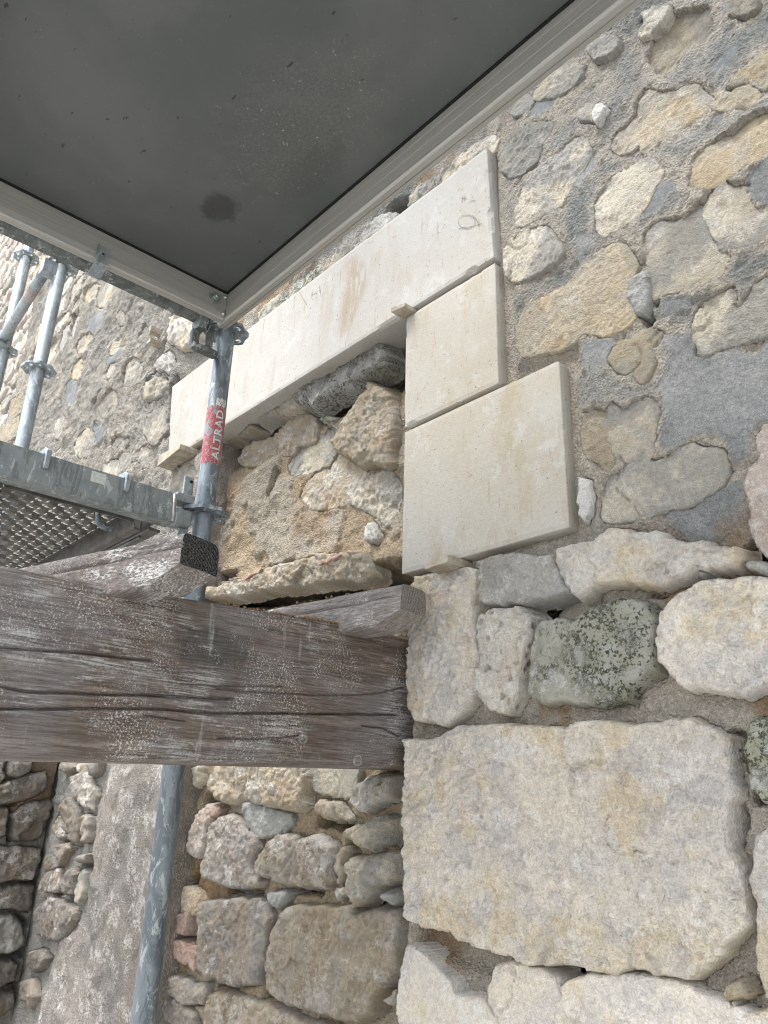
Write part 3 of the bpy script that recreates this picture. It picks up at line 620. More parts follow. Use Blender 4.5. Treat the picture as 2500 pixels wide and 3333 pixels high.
 ('inf','tan',0,10,5,4,[(-2340,-252),(-2249,-236),(-2192,-247),(-2167,-280),(-2236,-287),(-2339,-289)]),
 ('inf','pinkish',4,16,6,8,[(-2269,-117),(-2253,-65),(-2226,-21),(-2168,1),(-2123,-2),(-2132,-40),(-2154,-62),(-2154,-103),(-2178,-154),(-2213,-156),(-2254,-142)]),
 ('inf','brick',4,8,4,4,[(-2156,-11),(-2089,0),(-2069,-14),(-2124,-36),(-2140,-45)]),
 ('inf','greybrown',6,14,8,8,[(-2325,-479),(-2276,-452),(-2159,-457),(-2071,-444),(-2064,-475),(-2082,-506),(-2128,-517),(-2196,-518),(-2269,-512)]),
 ('inf','greybrown',4,14,7,6,[(-2304,-521),(-2244,-504),(-2155,-511),(-2110,-525),(-2102,-558),(-2223,-584),(-2292,-564)]),
 ('inf','tan',8,16,8,8,[(-2066,-468),(-2006,-451),(-1911,-443),(-1848,-442),(-1780,-447),(-1685,-447),(-1614,-449),(-1514,-448),(-1512,-476),(-2064,-585),(-2075,-501)]),
 ('inf','cement',0,14,6,6,[(-1966,0),(-1918,-7),(-1835,-13),(-1763,-27),(-1735,-33),(-1773,-56),(-1828,-66),(-1863,-75),(-1917,-58),(-1952,-32)]),
 ('inf','cement',4,12,6,6,[(-1815,-203),(-1749,-191),(-1716,-195),(-1732,-220),(-1761,-247),(-1796,-240),(-1815,-225)]),
 ('inf','cream',8,12,7,8,[(-1364,-363),(-1323,-332),(-1315,-358),(-1322,-375),(-1354,-375)]),
 ('inf','cream',6,8,6,6,[(-1553,-178),(-1508,-168),(-1496,-183),(-1528,-204),(-1546,-193)]),
 ('fac','greybrown',4,18,9,8,[(-3030,83),(-2869,107),(-2794,55),(-2753,20),(-2768,-39),(-2840,-26),(-2906,-1),(-2957,19)]),
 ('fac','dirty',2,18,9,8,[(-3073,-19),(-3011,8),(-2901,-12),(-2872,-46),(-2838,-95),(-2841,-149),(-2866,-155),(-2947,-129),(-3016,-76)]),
 ('fac','greybrown',4,12,7,6,[(-2850,-51),(-2766,-44),(-2757,-83),(-2757,-130),(-2810,-143)]),
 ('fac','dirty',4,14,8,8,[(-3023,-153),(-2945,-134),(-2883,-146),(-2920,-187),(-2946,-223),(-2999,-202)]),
 ('fac','greybrown',6,14,7,8,[(-2851,-188),(-2781,-165),(-2733,-158),(-2734,-186),(-2804,-204)]),
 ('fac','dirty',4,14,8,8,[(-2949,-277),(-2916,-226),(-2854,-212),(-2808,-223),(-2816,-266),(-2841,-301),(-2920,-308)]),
 ('fac','cream',6,12,6,6,[(-2796,-237),(-2773,-214),(-2735,-214),(-2721,-277),(-2763,-328),(-2805,-320)]),
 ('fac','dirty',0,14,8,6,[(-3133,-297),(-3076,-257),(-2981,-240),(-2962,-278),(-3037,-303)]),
 ('fac','greybrown',2,14,7,6,[(-2978,131),(-2878,128),(-2842,76),(-2909,71),(-2964,98)]),
 ('fac','greybrown',4,14,7,6,[(-2852,133),(-2732,130),(-2755,90),(-2800,70),(-2844,96)]),
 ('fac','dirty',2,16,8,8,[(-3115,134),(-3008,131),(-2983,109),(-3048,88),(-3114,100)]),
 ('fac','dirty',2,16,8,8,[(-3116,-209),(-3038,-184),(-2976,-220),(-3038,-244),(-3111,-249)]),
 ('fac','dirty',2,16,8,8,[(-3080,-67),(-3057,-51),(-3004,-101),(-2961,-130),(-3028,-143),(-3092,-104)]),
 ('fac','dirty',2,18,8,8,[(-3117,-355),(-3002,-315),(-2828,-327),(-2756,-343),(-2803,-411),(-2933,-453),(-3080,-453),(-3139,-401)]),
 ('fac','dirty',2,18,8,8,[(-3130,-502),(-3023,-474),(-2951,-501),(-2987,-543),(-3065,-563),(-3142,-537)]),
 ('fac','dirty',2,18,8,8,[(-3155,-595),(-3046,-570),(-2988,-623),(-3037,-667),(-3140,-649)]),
 ('ret','greybrown',10,20,8,12,[(904,132),(974,136),(990,61),(971,44),(923,42)]),
 ('ret','greybrown',12,16,8,12,[(983,120),(1007,138),(1076,137),(1083,104),(1031,73),(990,82)]),
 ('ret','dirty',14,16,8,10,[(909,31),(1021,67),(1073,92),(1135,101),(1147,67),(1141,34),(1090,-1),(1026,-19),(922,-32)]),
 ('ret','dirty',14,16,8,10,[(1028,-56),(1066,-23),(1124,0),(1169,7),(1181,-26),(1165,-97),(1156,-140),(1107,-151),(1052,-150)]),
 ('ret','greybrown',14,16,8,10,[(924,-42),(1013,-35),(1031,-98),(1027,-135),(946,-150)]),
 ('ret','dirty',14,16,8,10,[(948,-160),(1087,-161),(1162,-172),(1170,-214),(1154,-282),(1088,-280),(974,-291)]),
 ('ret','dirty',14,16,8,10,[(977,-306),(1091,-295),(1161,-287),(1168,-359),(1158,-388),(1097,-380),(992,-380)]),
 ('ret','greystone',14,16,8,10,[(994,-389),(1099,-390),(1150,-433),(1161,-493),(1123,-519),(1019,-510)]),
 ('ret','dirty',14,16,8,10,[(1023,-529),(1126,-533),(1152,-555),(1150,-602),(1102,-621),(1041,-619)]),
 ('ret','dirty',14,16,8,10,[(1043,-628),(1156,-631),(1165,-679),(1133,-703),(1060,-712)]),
 ('fac','ochre',-14,6,8,4,[(-3996,2421),(-3884,2430),(-3786,2374),(-3774,2299),(-3908,2310),(-3971,2365)]),
 ('fac','cream',-10,10,8,5,[(-3185,1905),(-3101,1911),(-2978,1828),(-2963,1739),(-3150,1804)]),
 ('fac','cream',-12,8,8,4,[(-3425,1815),(-3275,1827),(-3210,1729),(-3319,1701),(-3435,1759)]),
 ('fac','cream',-12,8,6,4,[(-3697,1706),(-3578,1709),(-3455,1650),(-3444,1547),(-3590,1581),(-3685,1642)]),
 ('fac','cream',2,18,9,8,[(-2908,1689),(-2824,1707),(-2687,1647),(-2623,1582),(-2681,1544),(-2865,1593),(-2928,1671)]),
 ('fac','greystone',6,18,9,10,[(-2818,1770),(-2723,1780),(-2639,1728),(-2607,1650),(-2634,1625),(-2772,1697)]),
 ('fac','pale',10,22,9,12,[(-2744,1857),(-2722,1955),(-2587,1886),(-2422,1739),(-2477,1704),(-2565,1707),(-2677,1785)]),
 ('fac','cream',-20,10,10,-6,[(-2898,1376),(-2791,1352),(-2748,1289),(-2816,1276)]),
 ('fac','cream',-12,8,7,4,[(-3195,1530),(-3072,1500),(-3000,1449),(-3113,1462)]),
 ('fac','cream',-10,8,7,4,[(-3408,2019),(-3333,1986),(-3307,1914),(-3411,1944)]),
 ('fac','ochre',-12,8,7,4,[(-3966,2267),(-3843,2246),(-3798,2142),(-3918,2160)]),
 ('fac','ochre',-12,8,7,4,[(-3998,2789),(-3868,2756),(-3830,2662),(-3997,2695)]),
 ('fac','cream',-10,8,7,4,[(-3426,2329),(-3356,2309),(-3298,2231),(-3359,2231)]),
 ('fac','cream',-10,8,7,4,[(-3419,2133),(-3319,2117),(-3329,2060),(-3436,2094)]),
 ('fac','cream',-10,8,7,4,[(-3237,1410),(-3056,1378),(-3061,1316),(-3208,1335)]),
 ('fac','cream',-10,8,7,4,[(-3066,1407),(-2941,1353),(-2947,1293),(-3040,1297)]),
 ('fac','cream',-10,8,7,4,[(-4114,1952),(-3965,1930),(-3932,1821),(-4040,1843)]),
 ('fac','ochre',-6,10,7,6,[(-5146,2497),(-4914,2465),(-4790,2337),(-4980,2313),(-5102,2339)]),
 ('fac','ochre',-6,10,7,6,[(-5269,2340),(-4913,2287),(-4776,2141),(-5168,2184)]),
 ('fac','ochre',-6,12,8,8,[(-5353,3577),(-5321,3778),(-5041,3661),(-4936,3506),(-5113,3490)]),
 ('fac','cream',-6,10,8,6,[(-2801,1504),(-2666,1489),(-2616,1350),(-2719,1351),(-2840,1430)]),
 ('fac','cream',-8,10,8,6,[(-2509,1156),(-2385,1149),(-2342,1093),(-2373,1019),(-2484,1061)]),
]
# smooth trowelled cement patches
PATCHES = [
 [(-577,830),(-548,784),(-555,749),(-579,724),(-582,691),(-576,665),(-582,642),(-593,622),(-592,601),(-564,597),(-544,602),(-522,603),(-491,592),(-469,567),(-465,539),(-437,545),(-427,580),(-411,590),(-380,600),(-360,730),(-407,718),(-472,739),(-497,760),(-500,799)],
 [(-593,486),(-529,496),(-485,499),(-459,494),(-449,463),(-447,439),(-476,437),(-493,426),(-518,419),(-564,430),(-586,451),(-589,469)],
 [(-729,883),(-670,869),(-660,836),(-662,810),(-702,817),(-733,834)],
 [(-719,1285),(-669,1318),(-660,1294),(-688,1276),(-724,1267)],
 [(-566,1115),(-533,1150),(-502,1139),(-514,1114),(-542,1092),(-568,1094)],
 [(-727,1109),(-729,1146),(-706,1143),(-685,1118),(-706,1088),(-736,1090)],
 [(-377,1043),(-358,1064),(-329,1078),(-304,1073),(-321,965),(-359,981),(-375,1018)],
 [(-565,884),(-531,886),(-494,870),(-491,852),(-515,845),(-543,856),(-558,857)],
 [(-413,1359),(-391,1360),(-354,1370),(-345,1349),(-366,1325),(-395,1334)],
 [(-371,1495),(-348,1481),(-355,1454),(-368,1467)],
 [(-422,1236),(-398,1239),(-394,1224),(-413,1213)],
 [(-825,1589),(-776,1582),(-751,1556),(-770,1533),(-813,1559)],
 [(-421,878),(-399,888),(-384,882),(-406,870)],
 [(-3495,1708),(-3353,1671),(-3303,1582),(-3416,1594)],
 [(-3449,2084),(-3306,2080),(-3244,1991),(-3408,2019)],
 [(-4004,2180),(-3808,2080),(-3836,1978),(-3974,2033)],
 [(-3841,2506),(-3650,2478),(-3600,2351),(-3795,2395)],
]
# open joints: plane, width, depth, run
GAPS = [
 ('fac',7,60,[(-807,452),(-796,415),(-780,371)]),
 ('fac',5,50,[(-997,384),(-941,371),(-894,364)]),
 ('fac',22,90,[(-867,355),(-828,351),(-781,348)]),
 ('fac',26,90,[(-456,367),(-439,371),(-417,367)]),
 ('fac',5,60,[(-575,358),(-539,358),(-510,351),(-481,350)]),
 ('fac',3,40,[(-650,348),(-628,346)]),
 ('fac',16,70,[(-941,-235),(-898,-235),(-843,-230)]),
 ('fac',24,34,[(-1167,-223),(-1084,-233),(-1023,-239),(-951,-238)]),
 ('fac',6,60,[(-525,120),(-520,90),(-513,56),(-510,31)]),
 ('fac',6,60,[(-539,13),(-544,-12),(-544,-24)]),
 ('fac',5,50,[(-574,958),(-572,919),(-568,896)]),
 ('fac',7,50,[(-586,875),(-582,863)]),
 ('fac',8,40,[(-514,1609),(-509,1567)]),
 ('fac',3,40,[(-445,1061),(-423,1069)]),
 ('fac',4,40,[(-374,1268),(-358,1281),(-342,1294)]),
 ('fac',8,60,[(-2734,1961),(-2778,1846),(-2814,1755),(-2888,1707)]),
 ('fac',6,50,[(-3616,2590),(-3605,2497),(-3598,2451)]),
 ('fac',7,50,[(-3009,2056),(-3052,2019)]),
 ('fac',7,50,[(-3501,1845),(-3434,1878)]),
 ('fac',9,60,[(-3722,1685),(-3669,1622)]),
 ('fac',6,50,[(-3408,2104),(-3331,2107)]),
 ('fac',7,60,[(-2596,1608),(-2612,1541),(-2613,1420)]),
 ('fac',8,60,[(-3173,1509),(-3005,1464)]),
 ('fac',8,60,[(-2879,1357),(-2844,1364)]),
 ('fac',6,50,[(-4765,2784),(-4692,2832)]),
 ('fac',7,50,[(-4010,2410),(-3852,2267)]),
 ('fac',7,50,[(-4424,2760),(-4272,2762)]),
 ('fac',30,140,[(-1349,1633),(-1301,1621),(-1254,1606)]),
 ('fac',12,80,[(-1495,1628),(-1480,1569)]),
 ('fac',12,60,[(-3001,-137),(-2946,-132)]),
 ('fac',12,60,[(-3035,-308),(-2956,-292)]),
 ('fac',12,60,[(-2873,-318),(-2822,-313)]),
 ('fac',16,60,[(-2789,-208),(-2727,-202)]),
 ('fac',16,60,[(-3236,153),(-3220,23)]),
 ('fac',20,60,[(-3078,-41),(-3143,-95)]),
 ('inf',20,60,[(-2034,1191),(-1886,1168),(-1794,1158)]),
 ('inf',8,40,[(-1978,942),(-1964,979),(-1956,1017)]),
 ('inf',5,30,[(-1808,887),(-1769,920),(-1721,933),(-1680,928)]),
 ('inf',8,40,[(-1548,798),(-1494,847)]),
 ('inf',20,60,[(-2308,1208),(-2202,1186)]),
 ('inf',14,60,[(-1777,1157),(-1742,1149)]),
 ('inf',12,50,[(-2310,715),(-2147,706)]),
 ('inf',10,50,[(-1912,670),(-1662,650)]),
 ('inf',14,60,[(-2214,5),(-2108,8)]),
 ('inf',9,60,[(-2044,-223),(-1951,-217),(-1885,-211)]),
 ('inf',8,60,[(-1716,-191),(-1623,-187)]),
 ('inf',8,50,[(-2260,-229),(-2185,-162)]),
 ('inf',12,60,[(-2321,-356),(-2219,-358)]),
 ('inf',9,50,[(-1510,-67),(-1497,-93)]),
 ('inf',8,50,[(-1479,-203),(-1416,-188)]),
 ('inf',9,50,[(-2032,-441),(-1955,-443)]),
 ('inf',9,50,[(-1814,-437),(-1685,-447)]),
 ('inf',6,50,[(-1327,-191),(-1319,-219)]),
 ('inf',9,60,[(-1644,-34),(-1518,-34)]),
 ('inf',8,60,[(-1323,-15),(-1350,-79)]),
 ('ret',8,60,[(988,66),(1026,70),(1072,95)]),
 ('ret',10,60,[(933,-34),(1018,-30),(1032,-19)]),
 ('ret',10,60,[(1021,-46),(1045,-140)]),
 ('ret',9,60,[(986,-296),(1090,-290),(1160,-284)]),
 ('ret',10,60,[(1004,-385),(1103,-385),(1153,-423)]),
 ('ret',12,60,[(1031,-520),(1130,-526),(1155,-516)]),
 ('ret',10,60,[(1103,-626),(1154,-622)]),
 ('inf',42,140,[(-2311,619),(-1880,565),(-1565,531),(-1337,505)]),
 ('beam',2,9,[(325,205),(435,216),(543,220),(584,223)]),
 ('beam',2,10,[(336,153),(388,148),(446,153),(508,157),(579,165),(645,168),(748,177)]),
 ('beam',1,6,[(714,192),(802,195),(922,203),(1041,216),(1113,229),(1173,248)]),
 ('beam',2,10,[(343,118),(471,131),(582,143),(619,145),(678,146),(751,152),(864,162),(989,173),(1159,187)]),
 ('beam',1,6,[(584,132),(660,129)]),
 ('beam',1,6,[(729,107),(810,111),(868,118),(909,127)]),
 ('beam',1,7,[(1058,156),(1116,156),(1161,143)]),
 ('beam',1,5,[(642,190),(719,197),(859,212)]),
]
# pencil strokes on the lintel
MARKS = [
 [(-1767,1559),(-1769,1497)],
 [(-1749,1555),(-1693,1471)],
 [(-1670,1518),(-1674,1488)],
 [(-1636,1519),(-1622,1470)],
 [(-1674,1498),(-1626,1494)],
 [(-1040,1453),(-1018,1441)],
 [(-1033,1458),(-1037,1438)],
 [(-1025,1455),(-1028,1434)],
 [(-1011,1425),(-991,1416)],
 [(-1048,1364),(-1008,1344),(-971,1330)],
 [(-1002,1376),(-990,1356),(-981,1332)],
 [(-994,1350),(-995,1345),(-1000,1342),(-1008,1341),(-1016,1344),(-1027,1351),(-1035,1359),(-1043,1369),(-1048,1378),(-1049,1386),(-1048,1392),(-1043,1395),(-1035,1395),(-1026,1392),(-1016,1385),(-1007,1377),(-1000,1367),(-995,1358),(-994,1350)],
]
# ------------------------------------------------------------------ ground
gv, gq = [], []
for x in (-60, 60):
    for y in (-60, 60): gv.append((x, y, -1.55))
ground = py_obj('ground', gv, [(0, 2, 3, 1)], M['ground'])
ground["kind"] = "structure"

# ------------------------------------------------------------------ masonry
FRAMES = {
    'fac': lambda u, v, h: (u, 1.15 - h, v),
    'inf': lambda u, v, h: (u, 1.25 - h, v),
    'ret': lambda u, v, h: (-3.2 + h, u, v),
    'front': lambda u, v, h: (u, 0.86 - h, v),               # outer end of the buttress
    'jl': lambda u, v, h: (-2.262 + h, u, v),                 # left reveal of the opening
    'far': lambda u, v, h: (u, 1.22 - h, v),
}
def hf_obj(name, us, vs, H, cells, frame, mat, parent, attrs=None):
    U, V = np.meshgrid(us, vs)
    x, y, z = FRAMES[frame](U, V, H)
    ny, nx = U.shape
    idx = np.arange(nx * ny).reshape(ny, nx)
    q = np.stack([idx[:-1, :-1], idx[:-1, 1:], idx[1:, 1:], idx[1:, :-1]], -1)[cells]
    P = np.stack(np.broadcast_arrays(x, y, z), -1).reshape(-1, 3)
    if 't1' not in (attrs or {}): attrs = dict(attrs or {}, **weather(U, V, 17))
    used = np.unique(q); remap = np.full(nx * ny, -1); remap[used] = np.arange(len(used))
    at = {k: np.broadcast_to(a, U.shape).reshape(-1)[used] for k, a in (attrs or {}).items()}
    return np_obj(name, P[used], remap[q], mat, parent, at)

def grow(p, face):                                          # stones bedded flush reach a little under the mortar
    if face >= 2: return p
    t = np.roll(p, -1, 0) - np.roll(p, 1, 0); n = np.stack([t[:, 1], -t[:, 0]], 1)
    n /= np.linalg.norm(n, axis=1)[:, None] + 1e-9
    area = np.sum(p[:, 0] * np.roll(p[:, 1], -1) - np.roll(p[:, 0], -1) * p[:, 1])
    return p + n * (0.013 if area > 0 else -0.013)
def outline(poly, face):
    p = np.array(poly, float) / 1000.0
    return p if face >= 2 else grow(smooth_poly(p, 2), face)
def warp_amt(p, frame_fac=True):                            # the weathered left facade has raggeder outlines
    c = p.mean(0)
    if c[0] < -2.4 and c[1] > 0.6: return 0.018
    return 0.0055 if min(p.max(0) - p.min(0)) > 0.13 else WARP
def swarp(U, V, p, seed):                                   # the dressed jamb edge stays straight
    return warp(U, V, warp_amt(p) * (1 - 0.8 * np.exp(-((U + 1.222) / 0.035) ** 2)), seed)
def build_stone(parent, frame, kind, face, edge, rough, bulge, poly, seed, res, name='stone'):
    poly = outline(poly, face)
    lo = poly.min(0) - 0.012; hi = poly.max(0) + 0.012
    us = np.arange(lo[0], hi[0] + res, res); vs = np.arange(lo[1], hi[1] + res, res)
    U, V = np.meshgrid(us, vs)
    wu, wv = swarp(U, V, poly, seed)
    d = sdf(poly, wu, wv)
    k = 0.65 if frame == 'fac' else 0.8
    if frame == 'fac' and face < 2: rough = rough * 0.6
    face, edge, rough, bulge = face / 1000.0, k * edge / 1000.0, rough / 1000.0, k * bulge / 1000.0
    R = 0.5 * min(hi - lo)
    e = min(edge, 0.6 * R)
    low = fbm(U, V, 8, 3, seed + 3); ridge = fbm(U, V, 17, 3, seed + 9, ridged=True); mid = fbm(U, V, 55, 3, seed + 4); fine = fbm(U, V, 150, 2, seed + 6)
    chip = np.maximum(0, fbm(U, V, 13, 2, seed + 21) - 0.15) * 2.2      # flakes broken off the face
    f = face + bulge * (1 - np.exp(-np.maximum(d, 0) / 0.05)) - bulge * 0.3
    fu, fv = U + 0.008 * mid, V + 0.008 * fbm(U, V, 55, 2, seed + 14)
    f = f + rough * (1.1 * low + 0.5 * ridge + 0.60 * mid + 0.60 * fine - 0.45 * np.round(chip * 3) / 3 + 1.0 * facets(fu, fv, 11, seed) + 0.5 * facets(fu, fv, 38, seed + 2))
    crack = sstep(0.035, 0.008, np.abs(fbm(U + 0.006 * mid, V, 5.5, 3, seed + 31))) * sstep(0.10, 0.30, fbm(U, V, 6, 2, seed + 33))
    f = f - 0.005 * crack
    t = np.clip((d + 0.25 * e * mid) / (e * (0.45 if face < 0.002 else 1.0)), 0, 1)
    prof = np.sqrt(np.clip(1 - (1 - t) ** 2, 0, 1))
    back = face - 0.065
    ramp = sstep(-1.1 * res, 0.5 * res, d)                   # sides fall away over about one cell
    H = back + (f - back) * (0.35 * ramp + 0.65 * np.minimum(prof, ramp))
    keepv = d > -1.2 * res
    cells = keepv[:-1, :-1] | keepv[:-1, 1:] | keepv[1:, 1:] | keepv[1:, :-1]
    at = weather(U, V, seed)
    if face < 0.002: at['t5'] = at['t5'] + 0.16 * np.exp(-np.maximum(d, 0) / 0.016)          # cement smeared over the rim
    return hf_obj(name, us, vs, H, cells, frame, M[kind], parent, at)

def carve(H, U, V, stones, gaps, seed, amt=0.07, near=None):
    for i, (kind, face, edge, rough, bulge, poly) in enumerate(stones):
        p = outline(poly, face)
        lo = p.min(0) - 0.05; hi = p.max(0) + 0.05
        m = (U > lo[0]) & (U < hi[0]) & (V > lo[1]) & (V < hi[1])
        if not m.any(): continue
        d = sdf(p, *swarp(U[m], V[m], p, 1000 + i))
        e = min(0.7 * edge / 1000.0, 0.3 * min(p.max(0) - p.min(0))); c0 = e * (0.5 if face < 2 else 0.2)
        if face < 2: c0 = c0 + 0.016 * np.maximum(0, fbm(U[m], V[m], 13, 3, 900 + i) + 0.05)
        if near is not None and face < 2: near[m] = np.maximum(near[m], d)
        H[m] -= amt * sstep(c0, c0 + 0.006, d)
    for w, dep, pts in gaps:
        p = np.array(pts, float) / 1000.0; w = w / 1000.0 * 1.45
        lo = p.min(0) - w * 3 - 0.02; hi = p.max(0) + w * 3 + 0.02
        m = (U > lo[0]) & (U < hi[0]) & (V > lo[1]) & (V < hi[1])
        if not m.any(): continue
        d = line_dist(p, *warp(U[m], V[m], 0.010, seed + 50))
        H[m] -= dep / 1000.0 * sstep(w * 1.25, w * 0.55, d)
    return H

random.seed(4)
def auto_stones(x0, x1, z0, z1, row, kinds, face=-6, plane='fac', avoid=()):
    out = []; z = z0; r = random.Random(int(x0 * 100) + int(z0 * 10))
    while z < z1:
        h = row * r.uniform(0.75, 1.3); x = x0 - r.uniform(0, row)
        while x < x1:
            w = row * r.uniform(1.0, 2.4)
            pts = []
            for k in range(11):
                a = 2 * math.pi * k / 11
                ca, sa = math.cos(a), math.sin(a)
                q = 0.47 * (abs(ca) ** 3.2 + abs(sa) ** 3.2) ** (-1 / 3.2) * r.uniform(0.82, 1.0)
                pts.append((int(1000 * (x + w / 2 + ca * q * w * 0.95)), int(1000 * (z + h / 2 + sa * q * h * 0.92))))
            inside = all(x0 * 1000 <= p[0] <= x1 * 1000 for p in pts)
            if inside and not any(min(p[0] for p in pts) < a[1] and max(p[0] for p in pts) > a[0] and min(p[1] for p in pts) < a[3] and max(p[1] for p in pts) > a[2] for a in avoid):
                out.append((plane, r.choice(kinds), face + r.randint(-3, 6), r.randint(8, 16), r.randint(5, 9), r.randint(4, 10), pts))
            x += w
        z += h
    return out
boxes = [(min(p[0] for p in s[6]), max(p[0] for p in s[6]), min(p[1] for p in s[6]), max(p[1] for p in s[6])) for s in STONES if s[0] == 'fac']
EXTRA = auto_stones(-0.50, 0.66, -1.5, 0.46, 0.21, ['pale', 'pale', 'cream'], avoid=boxes, face=4)
EXTRA += auto_stones(-0.36, 0.66, 0.46, 1.9, 0.13, ['cream', 'ochre'], avoid=boxes)
EXTRA += auto_stones(-2.3, 0.6, 1.9, 3.2, 0.15, ['cream', 'ochre', 'greystone'], avoid=boxes)
EXTRA += auto_stones(-1.20, -0.40, -1.5, -0.62, 0.2, ['pale', 'cream'], avoid=boxes)
EXTRA += auto_stones(-5.0, -2.9, 2.5, 6.5, 0.16, ['cream', 'cream', 'greystone'], avoid=boxes, face=-24)
INF_EXTRA = auto_stones(-2.36, -1.22, -1.5, -0.75, 0.18, ['tan', 'greybrown'], plane='inf')
RET_EXTRA = auto_stones(0.86, 1.14, -1.5, -0.9, 0.14, ['greybrown', 'tan'], plane='ret')

fac = [s[1:] for s in STONES + EXTRA if s[0] == 'fac']
fac_gaps = [g[1:] for g in GAPS if g[0] == 'fac']
LINTEL = (-2.555, -0.940, 1.213, 1.562)
LOWER = [(-1.241, -0.938, 0.874, 1.200), (-1.236, -0.778, 0.498, 0.862)]
def rect_d(r, U, V):
    return np.minimum(np.minimum(U - r[0], r[1] - U), np.minimum(V - r[2], r[3] - V))

facade = thing('rubble_wall', 'old rubble stone facade wall with grey cement mortar around a walled up opening', 'wall', (-1.5, 1.15, -1.55))
PLASTER = np.array([(-2.70, 0.12), (-2.2, 0.12), (-2.2, -1.2), (-2.98, -1.2), (-2.98, -0.72), (-2.93, -0.42), (-2.72, -0.36), (-2.74, -0.10), (-2.72, 0.03)])
def facade_height(U, V):
    lowc = sstep(0.50, 0.38, V) * sstep(-1.5, -1.2, U)
    top = sstep(1.46, 1.56, V) * sstep(-2.6, -2.45, U) * sstep(-0.85, -1.0, U)
    leftlow = sstep(0.6, 0.3, V) * sstep(-2.2, -2.4, U)
    base = -0.014 - 0.018 * lowc - 0.035 * top - 0.012 * leftlow
    pt = np.zeros(U.shape)
    wu, wv = warp(U, V, 0.014, 301)
    for p in PATCHES:
        q = smooth_poly(np.array(p, float) / 1000.0, 3)
        lo = q.min(0) - 0.05; hi = q.max(0) + 0.05
        m = (U > lo[0]) & (U < hi[0]) & (V > lo[1]) & (V < hi[1])
        if m.any(): pt[m] = np.maximum(pt[m], sstep(-0.004, 0.006, sdf(q, wu[m], wv[m])))
    pl = sstep(-0.01, 0.03, sdf(PLASTER, *warp(U, V, 0.02, 77)))
    quiet = np.maximum(pt, 0.75 * pl)
    relief = 0.009 * fbm(U, V, 3.2, 3, 11) + 0.0075 * fbm(U, V, 14, 3, 12) + 0.0018 * fbm(U, V, 48, 3, 13, ridged=True) + 0.0045 * fbm(U, V, 90, 2, 14, gain=0.8)
    lf = sstep(-2.3, -2.5, U) * sstep(0.4, 0.7, V)
    H = base + relief * (1 - 0.82 * quiet) * (1 + 0.9 * lf) + 0.003 * fbm(U, V, 4, 3, 19) * quiet + 0.005 * pt + 0.010 * pl + pl * (0.006 * fbm(U, V * 0.5, 16, 4, 23) + 0.005 * sstep(0.0, 0.05, fbm(U, V * 0.6, 7, 4, 24)))
    # torn edges where a later coat of cement ends
    coat = fbm(U, V, 4.5, 4, 41)
    H = H + 0.007 * sstep(0.00, 0.035, coat) * (1 - quiet) * sstep(0.45, 0.55, V)
    nb = np.full(U.shape, -9.0)
    for r in [LINTEL] + LOWER: nb = np.maximum(nb, rect_d(r, U, V))
    near = sstep(-0.055, -0.008, nb + 0.012 * fbm(U, V, 20, 3, 61))
    H = H * (1 - near) + near * (-0.030 + 0.35 * relief)
    H = H - 0.06 * sstep(0.004, 0.012, nb)
    grey = sstep(0.36, 0.62, V + 0.10 * fbm(U, V, 5, 3, 71)) * (1 - near) 
    grey = grey * sstep(-0.34, 0.05, fbm(U, V, 4.5, 4, 72) + 0.34 * (U > -2.4) * sstep(-0.85, -0.6, U + 0.15 * (V - 0.6)))
    grey = np.maximum(grey, 0.75 * sstep(0.0, 0.035, coat) * sstep(0.45, 0.55, V) * (1 - near))
    grey = np.maximum(grey, 0.85 * leftlow) * (1 - 0.35 * lf)
    soil = 0.8 * sstep(0.30, 0.55, fbm(U, V, 7, 4, 81)) * lowc
    soil = np.maximum(soil, 0.7 * top * sstep(0.0, 0.4, fbm(U, V, 9, 3, 82)))
    nearest = np.full(U.shape, -1.0)
    H = carve(H, U, V, fac, fac_gaps, 500, near=nearest)
    grey = grey * (1 - 0.85 * sstep(-0.030, 0.0, nearest + 0.030 * fbm(U, V, 18, 4, 91)))   # sandier bedding close to the stones
    return H, {'grey': grey, 'smooth': pt, 'soil': soil, 'pale': pl}
def facade_panel(us, vs, cut=None):
    U, V = np.meshgrid(us, vs)
    H, at = facade_height(U, V)
    cells = np.ones((len(vs) - 1, len(us) - 1), bool)
    if cut is not None:
        cu = (us[:-1] + us[1:]) / 2; cv = (vs[:-1] + vs[1:]) / 2
        cells &= ~((cu[None, :] > cut[0]) & (cu[None, :] < cut[1]) & (cv[:, None] < cut[2]))
    return hf_obj('mortar', us, vs, H, cells, 'fac', M['mortar'], facade, at)
A = np.arange
facade_panel(np.concatenate([A(-1.222, -0.25, 0.0042), A(-0.25, 0.70, 0.012)]), np.concatenate([A(-1.56, -0.62, 0.02), A(-0.62, 1.66, 0.0042), A(1.66, 3.3, 0.03)]))
facade_panel(np.concatenate([A(-5.20, -3.3, 0.011), A(-3.3, -2.272, 0.0075), [-2.272, -2.266, -2.262]]), np.concatenate([A(-1.56, -0.95, 0.02), A(-0.95, 0.30, 0.007), A(0.30, 0.8, 0.02), A(0.8, 2.4, 0.0075), A(2.4, 7.0, 0.012)]))
facade_panel(np.concatenate([A(-2.264, -1.218, 0.008), [-1.2185]]), np.concatenate([A(1.22, 2.0, 0.0075), A(2.0, 3.3, 0.03)]))
for i, s in enumerate(fac):
    cx = np.mean([p[0] for p in s[5]]) / 1000.0
    traced = i < len([1 for q in STONES if q[0] == 'fac'])
    build_stone(facade, 'fac', *s, 1000 + i, 0.0036 if (cx > -1.4 and traced) else (0.006 if traced else 0.010))
